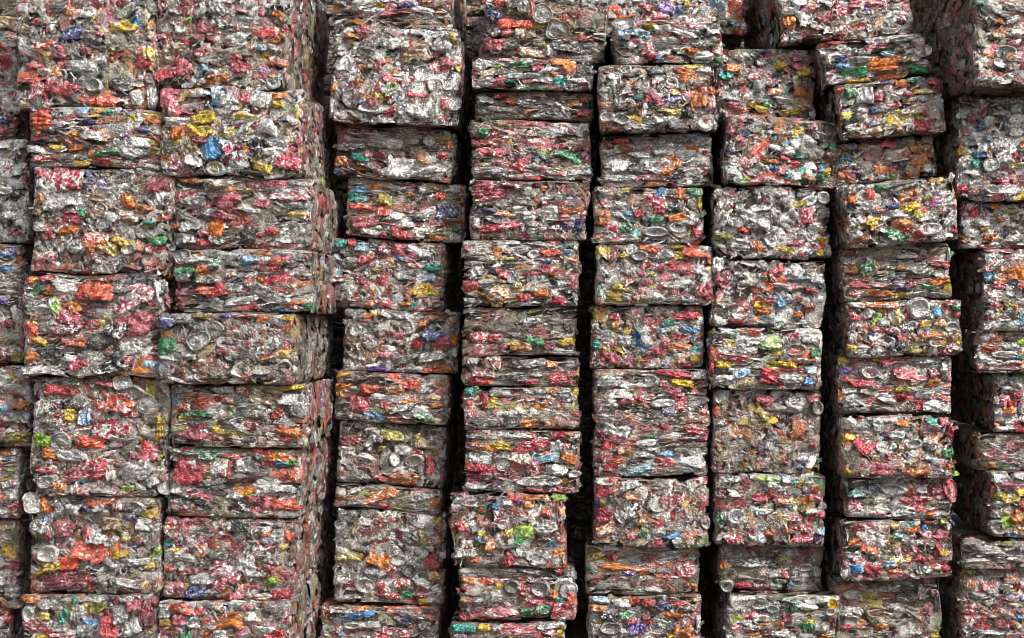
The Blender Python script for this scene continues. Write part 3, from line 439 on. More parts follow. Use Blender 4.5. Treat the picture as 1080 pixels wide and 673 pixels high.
S(  # fourth full stack, a little right of the middle gap
 (509,-60,640,60,0,-0.12,'F','d',0.28,'set-back bale of large flat can lids and orange smears, top of the fourth stack','L:si 572 16 20 20;L:si 588 33 24 21;B:si 589 9 22 14;rr 590 21 20 10;gn 620 27 18 12;wh 523 35 10 8;pk 518 47 22 12;co 562 56 32 12;bk 606 48 46 20;B:gr 619 11 34 18;L:si 553 6 16 18;rr 550 26 22 10;ta 553 36 22 10;rd 561 10 8 16;nv 521 17 16 10;rr 533 26 20 10;pk 535 34 16 8;ol 568 46 14 7;gr 541 45 24 14;rr 608 16 16 10;rr 528 3 14 8;ol 637 25 12 6;B:si 523 52 14 10;L:ta 600 25 14 14;gr 583 52 14 16;dk 540 5 14 8'),
 (497,61,626,94,0,0.00,'L','m',0.16,'low bale with a green and white can and an orange can on its upper edge','gn 550 69 28 8;wh 550 62 24 8;og 595 65 26 10;og 600 72 16 8;mg 615 90 14 6;te 590 88 12 8;wh 510 68 24 10;ta 518 76 28 8;pk 530 63 20 5;pk 524 88 16 7;te 538 87 12 5;wh 550 81 30 5;gr 580 72 26 8;wh 575 86 30 6;pk 566 74 12 6;lb 565 79 20 5;wh 607 84 22 8;dk 616 74 18 9;wh 512 84 14 4;og 582 80 12 5'),
 (500,97,625,125,4,-0.03,'L','d',0.36,'thin very dark bale with a red can at its right end','rd 616 120 16 9;rd 528 101 14 6;rr 540 107 14 6;og 570 101 14 5;si 512 106 18 8;gr 530 116 30 6;dk 560 110 30 8;gr 600 104 22 5;og 560 118 16 5;rr 617 101 12 7;gr 592 117 20 9 -25;si 510 118 14 6'),
 (496,127,623,186,3,-0.02,'L','r',0.16,'bale mottled pinkish red with bright green patches at right and upper left','gn 505 138 20 10;gn 536 139 20 6;gn 601 164 26 12;rd 522 161 20 9;rr 520 151 24 7;rd 546 175 20 14;rd 584 181 30 7;pk 563 150 30 10;wh 612 136 14 18 40;bl 562 157 8 6;pk 567 136 10 8;rd 558 165 12 7;pk 588 155 18 8;gn 576 166 12 8;wh 508 180 28 7;wh 612 180 26 10;li 522 128 24 4;dk 506 168 24 5;gr 535 153 12 10 -40;wh 590 136 18 10;og 619 155 10 7;wh 575 143 18 8;wh 552 130 20 5;si 545 162 18 8;pk 512 161 16 8;cr 534 158 12 8;pk 528 174 18 6;wh 615 130 14 8;pk 617 166 8 10;dk 615 140 10 10'),
 (496,190,620,250,0,-0.03,'R','r',0.24,'bale with a dark red upper left and a flattened orange can','pk 513 201 32 14;og 600 220 32 11;rd 524 240 44 8 5;ol 513 213 20 6;nv 605 239 26 14;wh 580 224 16 12;B:wh 590 231 30 5;og 533 226 24 6;cr 540 195 26 8;gr 560 205 20 10;pk 594 200 12 9;bk 605 203 16 9;ye 617 204 8 12;nv 517 222 18 5;wh 560 228 16 8;wh 525 232 24 8;wh 502 235 8 12;L:si 562 243 14 8;dk 585 243 16 10;cr 570 240 14 8;pk 518 209 28 6;si 548 222 18 9;og 617 224 10 8;gr 553 213 20 9;wh 575 212 10 8'),
 (488,253,611,321,0,-0.02,'L','m',0.16,'bale with a long orange patch low on its left and a white folded can','og 529 311 32 14;rr 580 266 22 9;wh 504 286 16 9 30;rd 494 302 18 8;bl 596 267 10 6;rd 552 314 14 9;og 570 309 16 8;rd 588 317 14 9;pk 532 289 12 9;og 525 265 10 8;ye 530 273 26 4;te 590 299 8 7;rr 603 273 16 7;pk 580 281 18 14;og 583 286 12 8;wh 608 259 5 12 -20;rd 608 298 9 16;wh 560 305 14 6;wh 500 265 16 6 25;rd 495 261 10 7;wh 535 256 26 6;wh 575 259 20 6;gr 600 280 16 12;nv 572 275 20 5;pk 563 290 16 6;ye 546 301 10 6;wh 495 317 14 6;dk 610 305 8 8'),
 (488,324,608,374,0,-0.04,'F','d',0.40,'grimy brown bale with a green patch between red and yellow ones','rd 505 355 20 11;rd 523 356 16 9;gn 563 360 20 13;ye 598 360 18 9;cr 526 336 32 12;og 550 367 22 6;ye 542 361 14 7;cr 580 365 14 9;nv 560 338 18 7;gr 590 340 26 8;pk 520 366 30 8;wh 590 371 34 6;dk 547 352 18 8;wh 555 344 16 4 40;dk 492 350 12 8;si 495 326 20 6;br 600 345 12 10;ol 567 327 24 5'),
 (489,376,611,406,3,-0.05,'F','d',0.32,'thin grey bale bulging at its lower edge with a dark grey flat can','pk 519 381 18 18;dk 540 398 30 10;rd 592 399 26 12;gr 560 383 30 9;rr 512 404 14 6;rd 500 402 18 8;og 582 384 12 7;pk 510 393 24 10;wh 498 378 12 10;rd 558 403 18 7;si 565 393 16 9;dk 545 384 16 7;pk 600 394 12 7;rr 608 392 7 9'),
 (489,408,611,452,0,-0.03,'F','c',0.20,'low pale bale with orange cans low on its right and a teal corner','rd 510 422 10 18 35;ye 528 426 24 8 -30;og 581 427 22 8;te 497 413 13 9;og 562 446 22 9;og 584 448 18 9;rd 500 437 18 10;rd 494 424 10 8;wh 567 416 22 10;wh 598 416 20 12;wh 515 445 34 10;si 545 440 20 14;ye 551 430 14 6;bk 588 441 6 5;L:si 555 437 10 7;pk 492 443 8 10;gr 575 436 24 8 25;wh 527 414 24 8;rr 562 421 16 6;ye 578 411 8 6;ye 608 408 7 10;li 603 432 8 12;wh 600 448 16 8'),
 (490,454,612,520,0,-0.02,'F','m',0.16,'bale with a broad crimson fan shaped can and a pale blue one beneath','rd 562 470 40 14 6;lb 574 484 30 9 15;og 600 483 20 13;ye 527 469 28 9 -15;rd 503 472 22 9;rd 506 492 32 10;ta 547 482 22 14;rd 564 493 20 14;L:wh 533 490 18 12;wh 500 482 12 10;wh 586 470 14 12;rd 596 470 12 6;si 585 495 22 12;B:wh 606 500 14 7;pk 545 504 10 7;gr 570 507 44 10;dk 517 503 14 7;ye 597 507 9 6;rd 562 516 18 5;rd 590 516 20 6;gr 510 459 30 8;wh 535 458 22 7;rd 588 459 16 7;wh 607 459 12 8;gr 530 480 20 6;pk 516 499 18 6;si 500 512 24 8;wh 553 459 18 6'),
 (475,521,597,596,0,-0.02,'R','m',0.24,'finely broken bale with a lime green patch and a red can at its left','rd 489 554 14 11;li 551 562 24 16;rd 535 591 14 14 40;og 590 582 14 9;bl 583 573 9 7;bl 523 534 10 8;og 566 522 26 6;li 590 522 16 6;mg 547 528 12 7 -20;pk 514 554 18 9;ye 536 562 9 9;og 517 574 10 12;gr 575 556 26 12;si 490 583 24 12;og 501 590 12 6;wh 568 592 18 7 15;dk 535 575 20 7;pk 586 531 8 8;ye 593 541 7 14;og 508 536 8 7;wh 535 530 10 5;og 558 532 10 8;bk 500 560 7 9;lb 505 566 6 9;gr 500 530 28 7;rr 592 568 10 8;ye 508 562 8 6;co 492 574 14 9;rr 577 540 12 9'),
 (484,598,607,656,0,-0.03,'F','r',0.28,'bale with a round pale lid at its right and crimson smears below','B:si 569 620 21 18;rd 498 619 24 8;ye 526 618 8 9;rd 599 640 26 11 15;gn 555 645 14 7;gn 572 642 16 12;L:wh 600 622 18 16;ol 491 629 12 12;og 583 626 10 9;og 495 611 18 8;pk 553 622 14 14;cr 565 611 24 6;gr 515 633 34 9;pk 530 645 34 10;B:gr 540 618 18 14;pk 570 635 26 6;wh 560 602 20 5;rr 511 612 14 6;wh 596 612 16 7;gr 530 602 36 8;rr 602 630 10 12;pk 485 650 8 9;dk 500 641 18 8;te 590 632 8 5;wh 595 654 16 5;rd 590 602 10 5'),
 (474,657,596,690,0,-0.01,'L','r',0.16,'lowest bale of the fourth stack, with a teal can beside a pinkish red can','te 490 661 28 10;ye 511 661 12 9;pk 546 663 38 10;rd 580 667 18 5;wh 575 659 20 6;wh 525 662 12 8;ye 590 668 8 8;B:si 555 670 12 5;wh 530 669 16 5;wh 485 671 16 5;pk 535 657 18 5;li 540 669 10 5'),
)
S(  # fifth stack
 (628,-60,788,44,0,-0.18,'R','c',0.16,'set-back bale with a big orange red can at right, topping the fifth stack','rr 777 11 18 26;lb 757 6 16 12;lb 748 2 14 8;pk 728 22 24 18;lb 714 12 12 10;pu 705 8 24 12;ye 725 4 7 10;rd 680 8 10 10;rr 646 12 16 8;gr 634 14 22 16;lb 776 25 12 8;rr 780 34 9 9;og 660 18 20 6;pk 695 17 18 10;si 740 15 16 20 -50;gn 629 28 12 12;wh 690 5 14 9;ta 650 22 24 6;si 718 24 20 8'),
 (648,21,762,66,0,0.03,'L','s',0.12,'low pale bale with a long light blue can at its upper left','L:wh 657 26 22 12;lb 658 38 16 8;lb 675 36 24 8 -12;pk 683 52 14 13;rd 756 53 10 9;wh 698 31 18 8;wh 720 36 28 8;wh 749 33 24 8;gr 743 45 28 12;wh 697 46 30 8;og 729 54 16 6;wh 742 60 22 10;B:gr 661 55 24 10;ye 684 28 10 5;rd 688 60 12 5;pk 721 42 10 6;pk 668 45 14 5;wh 700 57 14 7;rd 760 41 5 8;wh 667 48 14 7;bl 696 62 10 4;gn 757 64 12 5'),
 (632,68,757,138,-2,0.03,'R','m',0.20,'bale with a pale domed can end and orange cans at its right end','B:wh 745 129 20 15;ye 706 96 20 8;og 736 106 18 18;br 666 78 20 9;B:wh 655 126 20 12;ye 731 70 22 6;B:wh 679 87 22 12;rd 691 88 9 9;pu 706 106 26 8;pk 751 108 10 14;og 750 96 8 8;wh 643 100 20 14;ta 643 112 14 10;L:si 655 108 14 14;gr 735 84 22 12;og 716 83 12 9;wh 638 70 18 6;wh 650 82 22 8;wh 742 73 16 8;B:wh 640 124 16 12;bk 680 112 20 10;rd 678 98 20 6;cr 665 99 12 7;dk 693 75 22 9;wh 702 128 16 10;dk 665 92 16 8;og 722 76 18 7;bk 725 120 14 9;ye 710 118 18 7;gr 687 128 20 8'),
 (634,141,752,194,-2,-0.02,'L','s',0.12,'bright layered silver bale with a glowing orange can at its centre','og 706 172 22 17;og 729 156 18 10;pk 749 164 12 10;co 661 158 18 8 -30;pk 738 180 16 9 -20;wh 656 174 20 12;pk 683 156 12 6;wh 690 180 22 7 -20;dk 673 178 22 12;rd 677 188 18 6;wh 700 160 26 6;wh 645 188 26 8;rd 655 148 18 6;wh 720 181 12 6;pk 642 153 10 5;bk 717 177 10 6;wh 745 150 12 8;wh 661 188 20 6;og 700 183 16 7;pk 745 172 14 7;dk 733 188 18 6;wh 676 164 22 6;gr 717 148 24 6'),
 (625,197,742,256,0,0.00,'R','m',0.16,'bale with a crimson can near its middle, a green scrap and white oval cans','rd 690 211 26 14;gn 733 202 14 10;lb 661 229 14 10 -20;gn 659 240 14 9;B:wh 691 245 26 11;rd 736 246 10 12;B:wh 714 240 18 13;wh 657 218 22 8 -15;rd 695 222 12 9;bk 709 219 16 10;wh 718 217 6 11;rd 645 244 14 10 30;wh 643 248 14 8;og 636 234 10 8;cr 638 215 14 10;wh 730 229 16 10;og 714 230 18 8;gn 692 232 14 6;rd 673 226 10 7;bl 695 199 7 14 -40;ye 738 214 6 12;og 716 205 14 10;wh 722 235 18 8;rd 718 199 8 7;si 660 252 24 7;dk 705 204 16 9;ta 650 205 22 7'),
 (628,258,752,319,0,0.01,'R','m',0.10,'bright bale with crumpled red and white cans and a yellow upper left corner','ye 636 266 15 16;rr 736 263 34 15;wh 741 264 13 9;rd 704 284 24 14 25;wh 700 280 8 10 35;pk 743 307 20 20;rd 681 280 14 6 30;ye 716 269 16 8;B:wh 674 270 18 11;rr 683 260 20 8 -15;ye 714 260 14 5;ye 658 270 12 6;pk 646 270 9 12;wh 702 268 14 10;rd 658 302 6 14 -40;wh 649 294 20 8;wh 665 314 20 7;ye 651 303 14 8;rr 678 307 12 10;si 690 312 18 9;wh 735 284 16 9;wh 637 285 9 12 30;rd 667 316 10 6;si 708 300 24 10;ye 688 291 10 5;pk 673 291 14 8;gr 655 284 16 8;wh 725 315 18 6;rd 748 276 8 8;ye 678 264 10 5'),
 (622,322,742,387,-1,0.00,'R','m',0.12,'finely broken bale with a curved blue strip','bl 673 357 6 14 25;bl 679 365 10 6 20;rd 643 364 16 8;rd 722 333 32 10;og 717 367 24 9;te 629 364 10 8;bl 726 348 16 6;ye 732 376 9 14;wh 708 347 14 7;og 650 340 10 9;rd 648 335 12 8;lb 697 349 12 6;wh 682 358 14 12;pk 701 363 12 9;rd 694 371 14 8;pk 648 378 14 12;te 704 340 14 8;og 718 378 10 9;rd 722 387 18 4;ye 648 344 8 7;si 658 360 14 12;rd 716 355 18 6;co 675 382 14 5;wh 640 352 14 7;wh 735 345 10 6'),
 (626,389,748,500,0,0.01,'L','m',0.16,'tall pale bale with a red strip along its top and pale blue base can','wh 642 402 28 14;rd 710 394 38 7;ye 719 404 26 8;pk 663 421 20 9;rd 674 421 8 7;pu 705 433 18 8;rd 735 452 26 12;rd 719 429 14 8;lb 678 494 32 8;B:wh 683 402 22 14;wh 737 396 18 9;B:wh 736 423 22 9;pk 710 412 16 8 -15;dk 640 430 22 7;co 735 445 28 7;rd 678 451 14 8;og 664 441 14 7;wh 650 454 26 12;rd 640 470 12 9;og 656 475 10 8;rd 645 491 16 8;bl 704 478 14 6;rd 700 487 20 9;wh 720 495 22 8;rd 700 405 10 7;si 725 485 30 14;og 653 486 18 4;gn 684 459 16 6;wh 690 466 34 8;rd 702 450 12 7;cr 632 459 12 8;wh 653 416 26 8;wh 700 425 30 7;pk 742 433 12 6;og 662 475 8 10;si 640 440 30 6;wh 670 480 20 7;rd 634 482 6 12 -30'),
 (626,503,748,570,0,0.01,'R','m',0.20,'bale with an orange can at lower left and a blue can at lower right','rd 636 543 20 14;og 640 558 26 12 25;bl 711 562 18 10;og 671 524 26 7;dk 667 536 22 22;B:si 692 531 20 18;rr 727 562 16 10;ye 726 570 14 6;rd 638 520 20 9;rd 690 521 16 8;wh 653 543 12 16 40;B:wh 744 551 10 14;rd 738 507 18 8;gr 648 524 12 9;si 725 540 28 12;rd 705 547 12 14;wh 697 512 12 7;ye 675 551 12 7;cr 672 533 8 10;wh 665 510 24 10;rd 689 511 8 5;si 727 526 12 6;wh 743 521 10 12;wh 636 508 18 7;gn 678 563 10 9;B:si 694 563 14 9;pk 665 566 10 7;ye 745 570 12 8;nv 630 532 6 8;ol 635 530 8 6;rd 735 519 14 8;og 711 527 10 10'),
 (617,573,737,626,0,-0.05,'F','d',0.32,'dull brown bale with a long orange streak and a round red can','og 660 597 52 8;rd 722 602 22 15;pu 668 604 22 8;te 672 624 30 8;rd 643 586 16 9;ye 630 586 10 6;gn 622 601 9 7;rd 629 611 8 6;gr 645 617 36 8;si 695 600 26 9;wh 705 590 26 6;co 711 622 12 9;og 730 618 12 9;gn 731 587 12 7;wh 690 620 20 8;cr 683 588 12 6;gr 708 583 34 7;wh 630 626 24 3 15;pk 700 608 14 6;si 640 577 24 6;br 632 573 12 6'),
 (620,628,740,690,0,-0.03,'R','c',0.16,'lowest bale of the fifth stack, with a purple can and an orange yellow can','og 716 667 24 13;ye 708 672 10 6;pu 671 662 20 14;L:si 694 660 20 16;nv 700 640 18 9;B:gr 644 662 26 14;wh 655 636 20 9;rd 684 635 16 8;rd 715 635 20 6;og 630 641 18 7;og 711 648 18 5;ye 735 631 9 7;rr 669 633 10 8;bk 642 650 20 9;pk 666 654 12 7;wh 628 664 10 12;rd 682 653 10 8;gn 660 648 14 7;lb 635 632 20 7;gr 725 640 18 8;wh 738 655 6 14;dk 706 660 12 8;wh 660 668 14 8'),
)
S(  # sixth stack
 (752,52,860,122,2,-0.05,'R','m',0.24,'set-back bale with mauve cans and a yellow streak, top of the sixth stack','pk 802 81 28 14 -20;ye 800 115 14 8;ye 793 111 10 6;ye 821 69 14 9;wh 803 65 14 10;pk 838 62 14 8;og 844 96 14 12;wh 799 107 16 5;wh 825 105 20 5;pk 774 113 18 9;te 765 80 16 10;og 773 72 18 9;rd 758 88 8 8;wh 800 92 12 14;og 818 97 16 8;ye 847 76 14 10;wh 780 60 18 8;wh 820 56 16 7;pu 803 55 14 4;ye 835 119 22 6;gn 811 110 14 8;ta 840 85 12 12;pk 845 72 18 8;mg 840 53 14 4;wh 770 104 22 5;rr 750 97 8 8;cr 780 88 14 5;wh 830 114 12 8'),
 (762,124,885,191,6,0.04,'R','m',0.20,'silver bale with a pink and orange rosette and an overhanging dark underside','pk 787 146 18 12;og 797 152 16 9;wh 802 180 18 14;pk 821 181 12 12;gn 878 156 10 8;ye 871 183 10 9;lb 869 178 10 8;te 831 186 8 8;og 851 186 8 7;bl 813 177 8 8;wh 830 160 16 8;gr 855 160 24 14;wh 780 172 18 8;pk 856 135 10 8;rd 826 166 10 8;wh 793 149 10 8;gr 822 138 30 10;wh 850 150 20 12 -35;pk 792 163 8 9;te 845 165 14 6;dk 768 156 12 14;wh 818 156 16 8;gn 865 187 8 8;rd 876 163 12 6;og 815 171 14 6;bl 818 178 6 10;wh 838 187 12 9;dk 866 145 18 9;L:wh 826 159 10 8;pk 767 138 12 8;rd 836 174 20 6'),
 (752,197,876,271,3,0.02,'R','s',0.20,'silver grey bale with round pale cans and a yellow strip at its lower edge','L:si 776 234 16 14;wh 789 228 18 12;og 800 262 9 14 45;ye 825 263 22 6;nv 853 266 8 9;B:wh 838 249 20 14;wh 759 232 8 20;rr 784 243 10 9;L:si 806 236 14 14;wh 765 215 14 14;pk 808 240 9 9;ye 866 254 14 7;rd 768 217 10 9;wh 815 246 20 12;gr 832 212 22 18;B:si 868 209 14 14;ol 838 216 22 6;wh 780 259 24 14;ol 762 249 18 8;pk 850 228 12 18;si 818 225 14 14;wh 800 220 18 8;wh 860 240 18 9;ol 764 221 6 5;pk 840 257 12 7;ye 864 267 8 7;rd 847 226 9 8;wh 820 203 18 9;gr 760 206 18 12;co 795 258 10 14;rd 846 269 8 5'),
 (750,273,870,343,2,0.02,'R','s',0.14,'crumbled silver bale with pink cans at top and a small blue can','pk 818 283 18 14;bl 824 318 11 12;pk 761 290 16 18;wh 838 285 18 12;og 806 327 16 8;ye 801 321 14 8;rd 855 307 14 6;rd 782 340 26 5;lb 846 293 14 8;gr 795 295 26 14;wh 788 277 22 8;og 814 293 8 10;wh 825 303 18 7;pk 838 302 14 8;wh 862 293 16 12;wh 832 315 12 8;gn 823 341 12 6;rd 842 316 8 8;co 855 325 14 9;pk 808 317 18 5;L:si 850 317 14 10;wh 780 335 18 7;rd 783 333 5 12;gr 765 325 18 8;wh 850 340 18 5;ta 762 320 16 6;wh 800 340 18 5;pk 763 299 12 8;og 841 332 10 7'),
 (747,346,866,409,3,0.03,'F','c',0.16,'colourful bale with a lime green can above a wide red one','li 813 363 22 12;rr 790 350 24 8;rd 814 397 28 16;bl 780 393 20 12;B:gr 839 369 24 13;rd 776 378 36 7;ye 763 384 16 8;gn 860 372 12 10;lb 856 391 14 9;pk 836 355 13 9;ye 770 363 16 11;bl 853 402 12 7;ye 825 384 28 6;rd 835 389 24 5;wh 763 401 26 10;wh 833 400 24 10;wh 770 350 24 7;gn 771 354 14 4;si 788 369 24 10;rd 748 386 6 14;wh 855 357 18 10;gr 790 361 14 8;wh 828 360 6 10;gr 800 385 16 9;ol 753 353 8 6;li 806 366 10 6;wh 862 382 8 12;wh 788 370 22 6;si 845 380 18 6'),
 (750,411,865,496,3,0.00,'R','d',0.28,'tall dull grey bale with a rusty tan patch at its upper right','co 841 455 18 18;pk 806 420 18 12 -20;B:ta 796 460 14 15;co 822 484 18 9;nv 844 489 16 12;wh 840 424 24 16 30;rr 758 435 14 12;wh 815 460 9 16 25;dk 835 420 18 12;pk 857 420 14 8;pk 857 471 8 9;ol 762 463 14 9;nv 788 416 10 6;wh 760 420 14 12;ye 783 489 9 9;wh 807 488 8 12;wh 855 487 7 14 -30;gr 820 430 28 8;rd 778 456 8 12;bl 756 457 8 8;og 840 452 8 14;B:gr 862 430 12 16;si 785 442 22 10;dk 775 468 18 8;pk 778 475 14 7;ol 804 440 10 9;br 810 468 8 14;wh 760 445 16 7;cr 822 473 10 9;wh 768 496 20 5'),
 (752,499,870,571,3,0.02,'R','m',0.16,'bale with a flat lime strip on top and a pale round can at its left','li 808 505 26 6;gn 760 544 12 14;B:wh 776 544 20 16;rd 832 546 22 6;rd 774 567 18 14;og 851 527 11 9;pk 848 569 26 6;og 828 529 18 7;cr 758 521 13 8;B:wh 853 506 8 8;wh 830 506 12 6;ye 845 510 9 6;og 859 514 9 8;wh 780 520 26 9;wh 815 512 18 8 -25;pk 865 543 12 8;lb 866 560 9 9;wh 824 553 10 8;rd 838 556 14 7;og 830 559 10 9;wh 798 565 20 12 -20;rd 790 560 10 9;wh 855 538 14 6;rd 800 524 18 9;dk 820 519 16 6;te 835 507 7 6;pk 860 525 14 7;ye 843 556 8 7;rd 852 557 10 7;og 812 561 10 9;wh 805 540 20 8;wh 770 505 20 8;pu 862 567 8 7;nv 758 497 20 6'),
 (758,573,867,626,3,-0.04,'R','d',0.36,'grimy brown bale with a dark grey flat can at its upper middle','cr 841 590 24 9;dk 795 592 36 12;rd 785 616 18 9;cr 802 621 18 8;B:wh 848 598 16 8;wh 831 581 8 7;og 763 592 9 16;rd 828 605 10 9;wh 762 580 9 10;B:si 766 617 14 14;wh 792 607 26 6;rd 793 576 14 7;gr 775 585 22 8;wh 840 610 16 6;lb 838 614 12 8;cr 848 580 14 8;wh 818 618 14 9;gr 815 605 18 8;br 805 583 20 8;wh 860 603 8 8;ol 826 588 14 4;gn 822 612 14 5'),
 (765,628,882,690,2,0.03,'L','s',0.20,'lowest bale of the sixth stack, its top edge of bright white cans','B:wh 801 636 20 14;wh 778 634 18 14;gn 825 630 38 5;L:ye 877 636 10 10;wh 850 638 26 7;cr 829 650 12 12;og 871 672 14 5;wh 815 636 14 6;gn 837 641 10 6;og 821 658 10 8;gn 851 660 10 10;ye 853 655 10 6;wh 870 633 10 5;B:si 814 641 14 8;pk 785 648 22 7;si 795 662 24 8;gr 826 667 26 9;cr 876 656 9 12;si 866 660 18 10;og 805 659 20 4;wh 768 645 8 12;pk 778 660 16 7;wh 850 670 16 5'),
)
